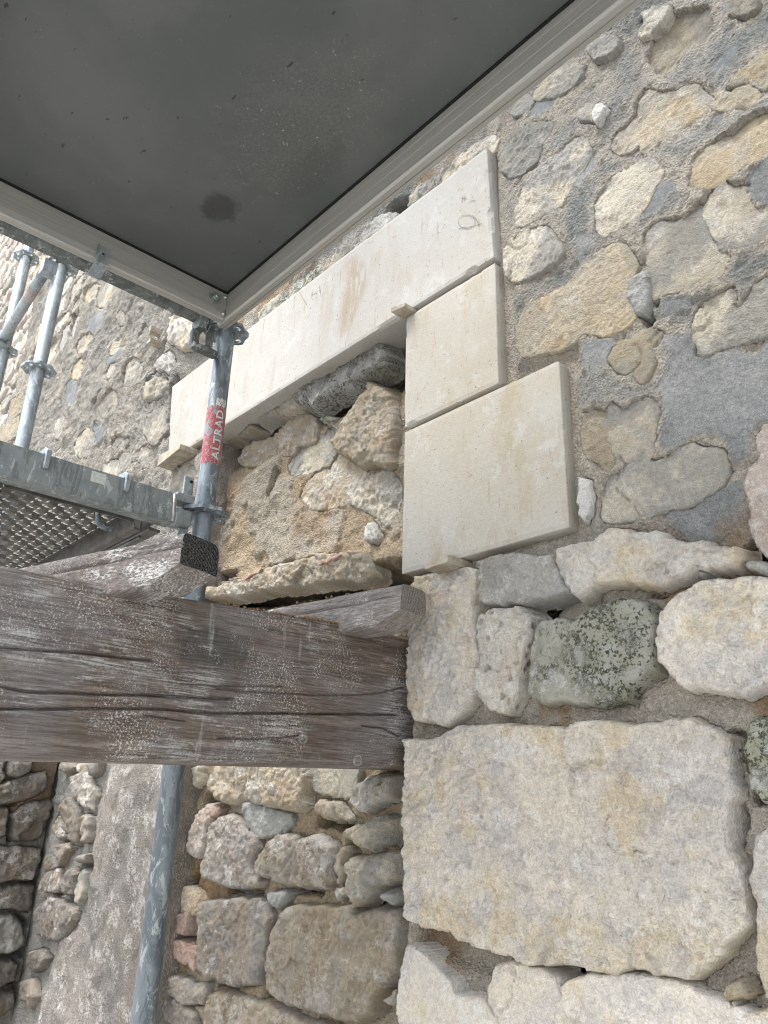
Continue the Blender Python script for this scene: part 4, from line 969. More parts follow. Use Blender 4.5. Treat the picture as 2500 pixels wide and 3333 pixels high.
# left reveal of the opening and the hidden right one
us, vs = A(1.158, 1.33, 0.008), A(-1.55, 1.23, 0.009)
U, V = np.meshgrid(us, vs)
hf_obj('reveal', us, vs, 0.006 * fbm(U, V, 9, 3, 5) + 0.004 * fbm(U, V, 40, 3, 6), np.ones((len(vs) - 1, len(us) - 1), bool), 'jl', M['mortar'], facade,
       {'grey': U * 0 + 0.35, 'smooth': U * 0, 'soil': U * 0 + 0.1, 'pale': U * 0 + 0.5})
box('reveal', (-1.225, 1.19, -1.55), (-1.205, 1.33, 0.49), M['mortar'], facade, 0.004)

# ------------------------------------------------------------------ cut stones of the new surround
def grid_box(name, lo, hi, mat, parent, step=0.012, amp=0.0007, chip=0.0045, seed=1):
    lo, hi = np.array(lo, float), np.array(hi, float)
    n = np.maximum(2, np.round((hi - lo) / step).astype(int))
    vid = {}; verts = []; faces = []
    def V(i, j, k):
        key = (i, j, k)
        if key not in vid: vid[key] = len(verts); verts.append(lo + (hi - lo) * np.array(key) / n)
        return vid[key]
    for ax in range(3):
        b, c = (ax + 1) % 3, (ax + 2) % 3
        for side in (0, n[ax]):
            for p in range(n[b]):
                for q in range(n[c]):
                    cs = []
                    for dp, dq in ((0, 0), (1, 0), (1, 1), (0, 1)):
                        k = [0, 0, 0]; k[ax] = side; k[b] = p + dp; k[c] = q + dq
                        cs.append(V(*k))
                    faces.append(cs if side else cs[::-1])
    P = np.array(verts); C = (lo + hi) / 2
    d = np.minimum(P - lo, hi - P)                          # distance to the faces
    s = np.sort(d, 1)
    on_edge = (s[:, 1] < step * 0.4)
    nz = fbm(P[:, 0] + P[:, 1] * 1.7, P[:, 2] + P[:, 1] * 0.9, 16, 4, seed)
    pull = np.where(on_edge, 0.0016 + chip * np.maximum(0, nz - 0.18) * 2.2, 0.0)
    for a in range(3):
        face_a = d[:, a] < 1e-6
        sgn = np.where(P[:, a] > C[a], -1.0, 1.0)
        P[:, a] += np.where(face_a, sgn * (pull + amp * fbm(P[:, (a + 1) % 3], P[:, (a + 2) % 3], 7, 3, seed + a)), 0)
    o = np_obj(name, P, faces, mat, parent)
    o.data.polygons.foreach_set("use_smooth", [False] * len(o.data.polygons))
    m = o.modifiers.new('soft_edges', 'BEVEL'); m.width = 0.0012; m.segments = 1; m.limit_method = 'ANGLE'; m.angle_limit = math.radians(50)
    return o
def shear_ends(o, left=0.0, right=0.0):
    xs = [v.co.x for v in o.data.vertices]; x0, x1 = min(xs), max(xs)
    zs = [v.co.z for v in o.data.vertices]; z0, z1 = min(zs), max(zs)
    for v in o.data.vertices:
        t = (v.co.z - z0) / (z1 - z0)
        if v.co.x < (x0 + x1) / 2: v.co.x += left * t * max(0, 1 - (v.co.x - x0) / 0.1)
        else: v.co.x += right * t * max(0, 1 - (x1 - v.co.x) / 0.1)
lintel = grid_box('lintel', (LINTEL[0], 1.149, LINTEL[2]), (LINTEL[1], 1.33, LINTEL[3]), M['block'], facade, seed=21)
shear_ends(lintel, -0.06, -0.012)
lintel["label"] = 'long pale new limestone lintel with brown smear and pencil marks'
for i, r in enumerate(LOWER):
    b = grid_box('jamb_block', (r[0], 1.1485 if i else 1.151, r[2]), (r[1], 1.34, r[3]), M['block_warm'], facade, seed=31 + i)
    b["label"] = ('smaller warm toned cut limestone block under the lintel', 'wide cut limestone block at the foot of the new jamb')[i]

# pencil marks and the muddy smear on the lintel
def ribbon(name, pts, w, y, mat, parent):
    v, f = [], []
    for i, p in enumerate(pts):
        a = np.array(pts[max(i - 1, 0)], float); b = np.array(pts[min(i + 1, len(pts) - 1)], float)
        d = b - a; d /= np.linalg.norm(d) + 1e-9; n = np.array((-d[1], d[0])) * w / 2
        v += [(p[0] + n[0], y, p[1] + n[1]), (p[0] - n[0], y, p[1] - n[1])]
        if i: k = 2 * i; f.append((k - 2, k - 1, k + 1, k))
    return py_obj(name, v, f, mat, parent)
for pts in MARKS:
    ribbon('pencil_mark', [(a / 1000, b / 1000) for a, b in pts], 0.0013, 1.1468, M['pencil'], lintel)

# ------------------------------------------------------------------ walled-up opening
infill = thing('blocked_opening', 'rough rubble and tan mortar filling the old opening under the pale lintel', 'wall', (-1.8, 1.25, -1.55))
inf = [s[1:] for s in STONES + INF_EXTRA if s[0] == 'inf']
inf_gaps = [g[1:] for g in GAPS if g[0] == 'inf']
us = A(-2.45, -1.17, 0.0052); vs = np.concatenate([A(-1.56, -0.70, 0.02), A(-0.70, 1.26, 0.0052)])
U, V = np.meshgrid(us, vs)
upper = sstep(0.30, 0.40, V)
relief = 0.016 * fbm(U, V, 3.5, 3, 111) + 0.010 * fbm(U, V, 14, 3, 112) + 0.002 * fbm(U, V, 45, 3, 113, ridged=True) + 0.0045 * fbm(U, V, 80, 2, 114, gain=0.8)
H = -0.022 + 0.020 * upper + relief
H += 0.05 * sstep(0.72, 0.52, V) * sstep(0.46, 0.50, V)               # the coat swells towards the ledge
H -= 0.07 * sstep(-1.33, -1.25, U) * sstep(0.62, 0.50, V) * upper
H -= 0.05 * sstep(1.05, 1.16, V + 0.05 * fbm(U, V, 7, 2, 9))           # hollow under the lintel
coat = fbm(U, V, 6, 4, 141)
H += 0.008 * sstep(0.02, 0.05, coat) * upper
H = carve(H, U, V, inf, inf_gaps, 600)
hf_obj('mortar', us, vs, H, np.ones((len(vs) - 1, len(us) - 1), bool), 'inf', M['mortar_infill'], infill,
       {'grey': np.clip(0.75 * sstep(0.02, 0.05, coat) * upper + 0.45 * (1 - upper) * sstep(-0.1, 0.2, coat), 0, 1), 'smooth': U * 0,
        'soil': np.clip(0.8 * sstep(0.15, 0.5, fbm(U, V, 5, 4, 151)) * (0.5 + 0.5 * sstep(0.9, 0.5, V)), 0, 1), 'pale': U * 0})
for i, s in enumerate(inf):
    nm = 'brick' if s[0] in ('brick', 'brickred') else 'stone'
    build_stone(infill, 'inf', *s, 1000 + i, 0.0042 if i < 60 else 0.009, nm)

# ------------------------------------------------------------------ buttress beside the opening
but = thing('buttress', 'low dark rubble buttress at the foot of the facade below the timber beam', 'wall', (-3.3, 1.0, -1.55))
ret = [s[1:] for s in STONES + RET_EXTRA if s[0] == 'ret']
us = A(0.84, 1.17, 0.007); vs = A(-1.56, 0.30, 0.009)
U, V = np.meshgrid(us, vs)
H = -0.012 + 0.012 * fbm(U, V, 5, 3, 211) + 0.007 * fbm(U, V, 22, 3, 212) + 0.004 * fbm(U, V, 90, 2, 213) - 0.02 * sstep(0.87, 0.84, U)
H = carve(H, U, V, ret, [g[1:] for g in GAPS if g[0] == 'ret'], 700)
hf_obj('mortar', us, vs, H, np.ones((len(vs) - 1, len(us) - 1), bool), 'ret', M['mortar'], but, {'grey': U * 0 + 0.9, 'smooth': U * 0, 'soil': 0.7 * sstep(-0.1, 0.4, fbm(U, V, 6, 3, 214)), 'pale': U * 0})
for i, s in enumerate(ret): build_stone(but, 'ret', *s, 1000 + i, 0.006)
us = A(-3.9, -3.19, 0.02); vs = A(-1.56, 0.30, 0.02); U, V = np.meshgrid(us, vs)
hf_obj('mortar', us, vs, 0.02 * fbm(U, V, 7, 4, 215), np.ones((len(vs) - 1, len(us) - 1), bool), 'front', M['mortar'], but, {'grey': U * 0 + 0.6, 'smooth': U * 0, 'soil': U * 0 + 0.2, 'pale': U * 0})
box('coping', (-3.9, 0.85, 0.27), (-3.195, 1.19, 0.31), M['greybrown'], but, 0.008)

# ------------------------------------------------------------------ pinkish wall further along
far = thing('pinkish_wall', 'pinkish rubble wall at far left behind the thin scaffold poles', 'wall', (-6.4, 1.22, -1.55))
FAR = auto_stones(-9.0, -5.2, 1.2, 6.4, 0.16, ['pinkish', 'cream', 'pale'], face=0, plane='far')
far_st = [s[1:] for s in FAR]
us = A(-12.0, -5.12, 0.025); vs = np.concatenate([A(-1.56, 1.2, 0.06), A(1.2, 7.0, 0.025)]); U, V = np.meshgrid(us, vs)
H = -0.012 + 0.016 * fbm(U, V, 3, 3, 311) + 0.012 * fbm(U, V, 14, 3, 312)
H = carve(H, U, V, far_st, [], 800)
hf_obj('mortar', us, vs, H, np.ones((len(vs) - 1, len(us) - 1), bool), 'far', M['mortar_pink'], far, {'grey': U * 0 + 0.4, 'smooth': U * 0, 'soil': 0.35 * sstep(0.1, 0.4, fbm(U, V, 5, 3, 314)), 'pale': U * 0})
for i, s in enumerate(far_st): build_stone(far, 'far', *s, 1000 + i, 0.018)

# ------------------------------------------------------------------ timbers
def timber(name, parent, p0, ax, width, height, length, mat, endmat, step=0.004, vstep=0.004, chamfer=None, cracks=(), seed=1, tilt=0.0, fine_from=0.0):
    # a squared log: p0 = lower front corner at the start, ax = direction along it, 'front' side = right of ax seen from above
    ax = Vector(ax).normalized(); side = Vector((-ax.y, ax.x, 0))        # from the front face into the log
    fn = -side
    ts = np.concatenate([A(0, fine_from, 0.05), A(fine_from, length + 1e-6, step)])
    sec = []                                                # (s across, z, which)
    r = 0.006
    nz = int(height / vstep)
    for k in range(nz + 1): sec.append((0.0, height * k / nz, 1))
    for k in range(1, 9): sec.append((width * k / 8, height, 0))
    for k in range(1, 7): sec.append((width, height * (1 - k / 6), 0))
    for k in range(1, 8): sec.append((width * (1 - k / 8), 0.0, 0))
    sec = np.array(sec); ns = len(sec)
    S = np.tile(sec[:, 0], (len(ts), 1)); Z = np.tile(sec[:, 1], (len(ts), 1)); T = np.repeat(ts[:, None], ns, 1)
    # rounded, worn arrises
    dz = np.minimum(Z, height - Z); ds = np.minimum(S, width - S)
    wear = 0.003 + 0.004 * np.maximum(0, fbm(T, Z * 3 + S, 9, 3, seed))
    corner = np.maximum(0, 1 - (dz + ds) / 0.012)
    sg = np.where(S < width / 2, 1, -1); zg = np.where(Z < height / 2, 1, -1)
    S2 = S + sg * corner * wear; Z2 = Z + zg * corner * wear
    front = np.tile(sec[:, 2], (len(ts), 1)) > 0.5
    disp = 0.0018 * fbm(T, Z, 5, 2, seed + 1) + 0.0006 * fbm(T * 0.08, Z, 150, 2, seed + 2)
    S2 = S2 + np.where(front, disp, 0) + np.where(front, 0, 0.002 * fbm(T, S, 5, 2, seed + 4))
    for w, dep, pts in cracks:
        p = np.array(pts, float)
        d = line_dist(p, T, Z + 0.0012 * fbm(T, Z * 0, 14, 3, seed + 9))
        S2 = S2 + np.where(front, dep / 1000.0 * sstep(w / 1000.0 + 0.0014, 0.0004, d), 0)
    if chamfer:
        c_len, c_h = chamfer
        zb = np.clip((T - (length - c_len)) / c_len, 0, 1) * c_h
        Z2 = np.maximum(Z2, zb + 0.0015 * fbm(T, S, 40, 2, seed + 6))
    P = np.array(p0)[None, None, :] + T[..., None] * np.array(ax) + S2[..., None] * np.array(side)
    P[..., 2] += Z2
    idx = A(len(ts) * ns).reshape(len(ts), ns); nx = np.roll(idx, -1, 1)
    q = np.stack([idx[:-1], idx[1:], nx[1:], nx[:-1]], -1).reshape(-1, 4)
    o = np_obj(name, P.reshape(-1, 3), q, mat, parent)
    # sawn ends
    py_obj('end_grain', [tuple(x) for x in P[-1]], [tuple(range(ns))], endmat, o)
    py_obj('end_grain', [tuple(x) for x in P[0]], [tuple(range(ns))[::-1]], endmat, o)
    return o
bl = math.hypot(1.9, 0.066)
beam_cracks = []
for g in GAPS:
    if g[0] == 'beam':
        beam_cracks.append((g[1], 1.2 * g[2], [((y + 640) / 1000.0, z / 1000.0 - (0.034 + 0.034 * (y / 1000.0 - 0.0)) - 0.006) for y, z in g[3]]))
beam = timber('timber_beam', None, (-1.243, -0.64, 0.020), (0, 1, 0.0345), 0.20, 0.283, 1.90, M['beam'], M['end_grey'], step=0.0035, vstep=0.0018, cracks=beam_cracks, seed=401, fine_from=0.85)
tag(beam, 'massive dark weathered timber beam crossing the picture with white lime stains', 'beam')
for y, z in ((0.908, 0.122), (1.047, 0.090)):                # a knot and a plugged bolt hole
    k = tube('knot', (-1.2480, y, z), (-1.2408, y, z), 0.0105, M['joist_grey'], beam, 20)
    tube('knot_heart', (-1.2412, y, z), (-1.2403, y, z), 0.0075, M['beam'], k, 16)
# joists lying across the beam
def joist(name, y_at, slope, z, end_x, mat, endmat, label, seed, far=0.95):
    d = Vector((1, slope, 0)).normalized()
    n = (end_x + 1.243) / d.x                                # overhang past the beam face
    start = Vector((-1.243, y_at, z)) - d * far
    cr = [(1, 7, [(far + n - 0.55, 0.050), (far + n - 0.30, 0.054), (far + n - 0.12, 0.056), (far + n, 0.060)]), (1, 6, [(far + n - 0.2, 0.070), (far + n - 0.08, 0.068), (far + n, 0.066)])]
    o = timber(name, None, start, d, 0.083, 0.083, far + n, mat, endmat, step=0.0045, vstep=0.003, chamfer=(0.075, 0.030), cracks=cr, seed=seed)
    return tag(o, label, 'joist')
joist('timber_joist', 0.478, 0.294, 0.3195, -1.074, M['joist'], M['end_black'], 'wooden joist stub with a black end, lying on the beam by the scaffold pole', 411)
joist('timber_joist', 0.984, 0.150, 0.3385, -1.082, M['joist_grey'], M['end_grey'], 'wooden joist stub with a pale slanted end, on the beam against the limestone block', 421)

# wooden wedges and packing pieces in the joints
def wedge(lo, hi, label, taper=0.5, rot=0.0, group=None):
    bm = bmesh.new(); bm_box(bm, lo, hi, 0.0)
    cz = (lo[2] + hi[2]) / 2; cx = (lo[0] + hi[0]) / 2
    for v in bm.verts:
        if v.co.x > cx: v.co.z = cz + (v.co.z - cz) * taper
        v.co.y += 0.006 * math.sin(v.co.x * 90 + v.co.z * 50)
        dx, dz = v.co.x - cx, v.co.z - cz
        v.co.x = cx + dx * math.cos(rot) - dz * math.sin(rot); v.co.z = cz + dx * math.sin(rot) + dz * math.cos(rot)
    bmesh.ops.bevel(bm, geom=bm.edges[:], offset=0.0015, segments=1, affect='EDGES')
    o = bm_obj('wooden_wedge', bm, M['wedge'])
    return tag(o, label, 'wedge', group)
wedge((-1.252, 1.112, 1.1985), (-1.208, 1.26, 1.2125), 'small wooden wedge poking out between the lintel and the warm limestone block', 0.8)
wedge((-1.112, 1.105, 0.474), (-1.045, 1.25, 0.4985), 'small wooden wedge under the lower edge of the widest limestone block', 0.7)
wedge((-2.53, 1.10, 1.165), (-2.35, 1.24, 1.2125), 'thick wooden wedge under the far left end of the lintel', 0.45, -0.02)
wedge((-2.858, 1.115, 1.915), (-2.832, 1.22, 1.947), 'upper of two small wooden packing blocks stuck in the wall crack', 0.95, 0.1)
wedge((-2.845, 1.11, 1.848), (-2.80, 1.22, 1.872), 'lower of two small wooden packing blocks stuck in the wall crack', 0.8, -0.2)

# ------------------------------------------------------------------ scaffold
def rosette(parent, x, y, z, mat, rot=0.0):
    bm = bmesh.new(); N = 16; ri, ro, hz = 0.0245, 0.0615, 0.0045
    for k in range(8):
        a0 = rot + k * math.pi / 4; big = k % 2 == 0
        c = Vector((x, y, 0)) + 0.043 * Vector((math.cos(a0), math.sin(a0), 0))
        rad = Vector((math.cos(a0), math.sin(a0), 0)); tan = Vector((-math.sin(a0), math.cos(a0), 0))
        hw, hl = (0.0115, 0.0085) if big else (0.007, 0.0075)
        inner, outer = [], []
        for i in range(N):
            t = 2 * math.pi * i / N
            dr, dt = math.cos(t), math.sin(t)
            inner.append(c + rad * dr * hl + tan * dt * hw)
            # cell border: wedge of 45 degrees between the two radii
            R_, A_ = 0.043 + dr * 0.05, a0 + dt * math.pi / 8 * 1.5
            R_ = min(max(R_, ri), ro - 0.007 * (0.5 - 0.5 * math.cos((min(max(A_ - a0, -math.pi / 8), math.pi / 8)) * 8)))
            A_ = min(max(A_, a0 - math.pi / 8), a0 + math.pi / 8)
            outer.append(Vector((x + R_ * math.cos(A_), y + R_ * math.sin(A_), 0)))
        for s in (-1, 1):
            vi = [bm.verts.new((p.x, p.y, z + s * hz)) for p in inner]; vo = [bm.verts.new((p.x, p.y, z + s * hz)) for p in outer]
            for i in range(N):
                j = (i + 1) % N
                bm.faces.new((vi[i], vi[j], vo[j], vo[i]) if s < 0 else (vo[i], vo[j], vi[j], vi[i]))
            if s < 0: lo = (vi, vo)
            else:
                for i in range(N):
                    j = (i + 1) % N
                    bm.faces.new((lo[0][i], lo[0][j], vi[j], vi[i])); bm.faces.new((lo[1][j], lo[1][i], vo[i], vo[j]))
    bmesh.ops.remove_doubles(bm, verts=bm.verts[:], dist=0.0002)
    o = bm_obj('rosette', bm, mat, None)
    return keep(o, parent)
def standard(x, y, z0, z1, discs, label, mat, rot=0.0):
    t = thing('scaffold_standard', label, 'scaffold pole', (x, y, z0), 'upright scaffold poles')
    keep(tube('tube', (x, y, z0), (x, y, z1), 0.02415, mat), t)
    for z in discs:
        rosette(t, x, y, z, mat, rot)
    keep(tube('collar', (x, y, z0 + 0.10), (x, y, z0 + 0.22), 0.029, mat), t)
    keep(box('base_plate', (x - 0.075, y - 0.075, z0), (x + 0.075, y + 0.075, z0 + 0.008), mat), t)
    return t
PX, PY = -1.615, 0.84
pole = standard(PX, PY, -1.55, 2.9, (1.185, 0.662, 1.70, 2.2), 'nearest galvanised scaffold pole with a worn red sticker', M['galv'], 0.2)
standard(-2.705, 0.672, -1.55, 3.6, (1.94, 1.475, 2.44, 0.97), 'right one of the two thin distant scaffold poles at left edge', M['galv_light'], 0.5)
standard(-3.43, 0.692, -1.55, 3.9, (2.42, 1.90, 2.9, 1.4), 'leftmost of the distant scaffold poles, crossed by a diagonal brace', M['galv_light'], 0.1)

# red sticker with white lettering
R1 = 0.0246
def arc_patch(name, z0, z1, a0, a1, r, mat, parent, na=24, nzz=20, ragged=0.0, seed=3):
    v, f = [], []
    for j in range(nzz + 1):
        for i in range(na + 1):
            a = a0 + (a1 - a0) * i / na; z = z0 + (z1 - z0) * j / nzz
            if j in (0, nzz): z += ragged * math.sin(i * 1.3 + j + seed) * math.sin(i * 0.57)
            v.append((PX + r * math.cos(a), PY + r * math.sin(a), z))
    for j in range(nzz):
        for i in range(na):
            k = j * (na + 1) + i; f.append((k, k + 1, k + na + 2, k + na + 1))
    return keep(py_obj(name, v, f, mat, None, smooth=True), parent)
view = math.atan2(-PY, -PX)                                  # bearing of the camera from the pole
stk = arc_patch('sticker', 0.790, 0.950, view - 2.0, view + 1.75, R1, M['sticker'], pole)
stk["label"] = 'worn red sticker with white lettering'
arc_patch('emblem', 0.9505, 0.972, view - 0.15, view + 1.0, R1 + 0.0001, M['white_print'], stk, ragged=0.003)
def arc_strip(name, pts, w, mat, r=R1 + 0.0004):
    v, f = [], []
    for i, (a, z) in enumerate(pts):
        v += [(PX + r * math.cos(view + a), PY + r * math.sin(view + a), z + w / 2), (PX + r * math.cos(view + a), PY + r * math.sin(view + a), z - w / 2)]
        if i: f.append((2 * i - 2, 2 * i - 1, 2 * i + 1, 2 * i))
    return keep(py_obj(name, v, f, mat, None), stk)
arc_strip('emblem_line', [(0.05, 0.966), (0.2, 0.962), (0.36, 0.955), (0.44, 0.953), (0.52, 0.956), (0.66, 0.963), (0.8, 0.966)], 0.0022, M['black_print'])
arc_strip('emblem_line', [(0.12, 0.971), (0.28, 0.967), (0.42, 0.9605), (0.5, 0.962), (0.64, 0.968), (0.74, 0.971)], 0.0012, M['black_print'])
fc = bpy.data.curves.new('lettering', 'FONT'); fc.body = 'ALTRAD'; fc.size = 1.0; fc.offset = 0.018; fc.resolution_u = 4; fc.space_character = 1.12
fo = bpy.data.objects.new('lettering', fc); COL.objects.link(fo)
bpy.context.view_layer.update()
tm = bpy.data.meshes.new_from_object(fo.evaluated_get(bpy.context.evaluated_depsgraph_get()))
bpy.data.objects.remove(fo)
bm = bmesh.new(); bm.from_mesh(tm)
bmesh.ops.triangulate(bm, faces=bm.faces[:])
for _ in range(3):
    es = [e for e in bm.edges if abs(e.verts[0].co.y - e.verts[1].co.y) > 0.12]
    if es: bmesh.ops.subdivide_edges(bm, edges=es, cuts=1); bmesh.ops.triangulate(bm, faces=bm.faces[:])
xs = [v.co.x for v in bm.verts]; ys = [v.co.y for v in bm.verts]
x0, x1, y0, y1 = min(xs), max(xs), min(ys), max(ys)
for v in bm.verts:
    z = 0.800 + (v.co.x - x0) / (x1 - x0) * 0.138
    a = view + 0.80 - (v.co.y - y0) / (y1 - y0) * 0.80           # reads upwards, tops to the left
    v.co = (PX + (R1 + 0.0005) * math.cos(a), PY + (R1 + 0.0005) * math.sin(a), z)
keep(bm_obj('lettering', bm, M['white_print']), stk)

# diagonal brace between the far poles
br = thing('diagonal_brace', 'diagonal scaffold brace with worn red and green tape between the distant poles', 'scaffold brace', (-3.36, 0.64, 1.9))
b0, b1 = Vector((-3.37, 0.645, 1.895)), Vector((-2.75, 0.632, 1.905))
b0 = Vector((-3.36, 0.665, 1.925)); b1 = Vector((-2.735, 0.625, 1.905))
keep(tube('tube', b0, b1, 0.0212, M['galv_light']), br)
keep(tube('tape', b0.lerp(b1, 0.62), b0.lerp(b1, 0.80), 0.0216, M['tape']), br)
keep(box('wedge_head', b1 - Vector((0.0, 0.02, 0.025)), b1 + Vector((0.05, 0.03, 0.03)), M['galv_light']), br)
keep(box('wedge_head', b0 - Vector((0.04, 0.02, 0.03)), b0 + Vector((0.0, 0.03, 0.025)), M['galv_light']), br)

# upper platform: dark plywood sheet in an aluminium frame
plat = thing('scaffold_platform', 'overhead scaffold platform of dark plywood in a pale aluminium frame', 'scaffold platform', (-0.4, 0.42, 1.155))
keep(box('plywood_panel', (-1.531, 0.05, 1.2395), (0.95, 0.787, 1.252), M['ply'], None, 0.0), plat)
def rail_prof(y, s, z0, z1):                                 # hollow aluminium section with shallow grooves on the inner face
    p = [(y, z1)]
    h = z1 - z0
    for t in (0.18, 0.42, 0.66):
        zt = z1 - h * t
        p += [(y, zt + 0.0012), (y + s * 0.0003, zt + 0.0006), (y + s * 0.0003, zt - 0.0022), (y, zt - 0.0028)]
    p += [(y, z0 + 0.006), (y + s * 0.004, z0), (y + s * 0.014, z0), (y + s * 0.0145, z0 + 0.0022), (y + s * 0.017, z0 + 0.0022), (y + s * 0.0175, z0), (y + s * 0.026, z0 + 0.001), (y + s * 0.027, z0 + 0.004), (y + s * 0.027, z1)]
    return p
keep(extrude_profile('side_rail', rail_prof(0.787, 1, 1.155, 1.262), 'X', -1.566, 1.0, M['alu_x']), plat)
keep(extrude_profile('side_rail', rail_prof(0.05, -1, 1.155, 1.262), 'X', -1.566, 1.0, M['alu_x']), plat)
ep = [(-1.5305, 1.262), (-1.5305, 1.176), (-1.5325, 1.1615), (-1.536, 1.158), (-1.552, 1.158), (-1.558, 1.162), (-1.558, 1.262)]
keep(extrude_profile('end_rail', ep, 'Y', 0.051, 0.7868, M['alu_y']), plat)
keep(box('sealing_strip', (-1.5302, 0.052, 1.2345), (-1.5265, 0.786, 1.2393), M['dark_hole'], None, 0), plat)
keep(box('sealing_strip', (-1.5262, 0.7822, 1.2345), (0.94, 0.7866, 1.2393), M['dark_hole'], None, 0), plat)
# bolt with washers in the end rail, rivets in the corner
bo = keep(tube('bolt', (-1.531, 0.752, 1.206), (-1.512, 0.752, 1.206), 0.0045, M['bolt'], None, 16), plat)
keep(tube('washer', (-1.5303, 0.752, 1.206), (-1.5275, 0.752, 1.206), 0.0170, M['bolt'], None, 28), bo)
keep(tube('nut', (-1.5276, 0.752, 1.206), (-1.5190, 0.752, 1.206), 0.0090, M['bolt'], None, 6), bo)
for z in (1.222, 1.172):
    bm = bmesh.new(); bmesh.ops.create_uvsphere(bm, u_segments=14, v_segments=8, radius=0.0055, matrix=Matrix.Translation((-1.529, 0.781, z)))
    keep(bm_obj('weld', bm, M['weld'], None, True), plat)
# bent strap that holds the end rail down on the transom
yy = 0.447
cl = keep(extrude_profile('strap', [(-1.5288, 1.196), (-1.5268, 1.196), (-1.5268, 1.150), (-1.566, 1.132), (-1.568, 1.134), (-1.5288, 1.152)], 'Y', yy, yy + 0.030, M['galv_light']), plat)
keep(tube('rivet', (-1.527, yy + 0.014, 1.174), (-1.5245, yy + 0.014, 1.174), 0.0062, M['bolt'], None, 16), cl)
keep(tube('rivet_hole', (-1.5246, yy + 0.014, 1.174), (-1.5240, yy + 0.014, 1.174), 0.0026, M['dark_hole'], None, 12), cl)  # black disc painted as the shaded inside of the rivet

# unseen lift added to shade the upper wall: platform copies and a board
def copy_tree(o, dz, dy, label):
    c = o.copy(); COL.objects.link(c); c.location.z += dz; c.location.y += dy; c["label"] = label
    for ch in list(o.children):
        k = ch.copy(); COL.objects.link(k); k.parent = c
        for g in list(ch.children):
            d = g.copy(); COL.objects.link(d); d.parent = k
    return c
plat["group"] = 'plywood scaffold platforms'
copy_tree(plat, 2.0, 0.0, 'added unseen plywood platform overhead, shading the upper wall')
copy_tree(plat, 2.0, -0.80, 'added unseen outer plywood platform overhead, shading the lintel')
ib = thing('shade_board', 'added unseen aluminium board overhead, cutting the light that falls along the wall', 'scaffold board', (-0.3, 0.95, 3.23))
keep(box('board', (-1.55, 0.83, 3.235), (1.0, 1.10, 3.262), M['alu_x']), ib)
# upper transom on the pole
tr = thing('scaffold_transom', 'dark galvanised scaffold transom under the end of the plywood platform', 'scaffold transom', (-1.61, 0.4, 1.18), 'scaffold transoms')
keep(extrude_profile('bar', [(-1.590, 1.228), (-1.590, 1.184), (-1.594, 1.180), (-1.628, 1.180), (-1.632, 1.184), (-1.632, 1.228)], 'Y', -0.6, 0.748, M['galv_dark']), tr)
keep(box('wedge_head', (-1.634, 0.7482, 1.150), (-1.588, 0.772, 1.232), M['galv_dark'], None, 0.004), tr)
keep(box('lock_bar', (-1.622, 0.740, 1.095), (-1.602, 0.762, 1.150), M['galv_dark'], None, 0.005), tr)
keep(box('lock_bar', (-1.621, 0.741, 1.089), (-1.592, 0.815, 1.106), M['galv_dark'], None, 0.006), tr)
keep(box('wedge', (-1.619, 0.783, 1.120), (-1.611, 0.805, 1.245), M['galv_dark'], None, 0.002), tr)

# lower transom carrying the steel decks
tl = thing('scaffold_transom', 'pale grey scaffold transom bar holding the perforated steel deck', 'scaffold transom', (-1.61, 0.4, 0.61), 'scaffold transoms')
keep(extrude_profile('bar', [(-1.588, 0.680), (-1.588, 0.613), (-1.591, 0.609), (-1.634, 0.609), (-1.638, 0.613), (-1.638, 0.680), (-1.632, 0.6805), (-1.632, 0.640), (-1.594, 0.640), (-1.594, 0.6805)], 'Y', -0.6, 0.752, M['painted']), tl)
keep(box('wedge_head', (-1.634, 0.7524, 0.668), (-1.592, 0.800, 0.690), M['painted'], None, 0.003), tl)
keep(box('wedge_head', (-1.636, 0.7524, 0.609), (-1.589, 0.798, 0.650), M['painted'], None, 0.006), tl)
keep(tube('weld', (-1.5885, 0.748, 0.612), (-1.5885, 0.744, 0.678), 0.0035, M['weld'], None, 10), tl)
wd = keep(box('wedge', (-1.618, 0.776, 0.600), (-1.612, 0.802, 0.745), M['galv_light'], None, 0.002), tl)
keep(tube('wedge_hole', (-1.6115, 0.794, 0.732), (-1.6108, 0.794, 0.732), 0.004, M['dark_hole'], None, 12), wd)  # flat black disc in place of a cut hole's shade
keep(tube('lock_pin', (-1.625, 0.787, 0.597), (-1.600, 0.787, 0.597), 0.006, M['galv'], None, 12), tl)
# drips and a torn label on the bar
keep(box('label_scrap', (-1.5879, 0.545, 0.650), (-1.5873, 0.578, 0.675), M['white_print'], None, 0), tl)

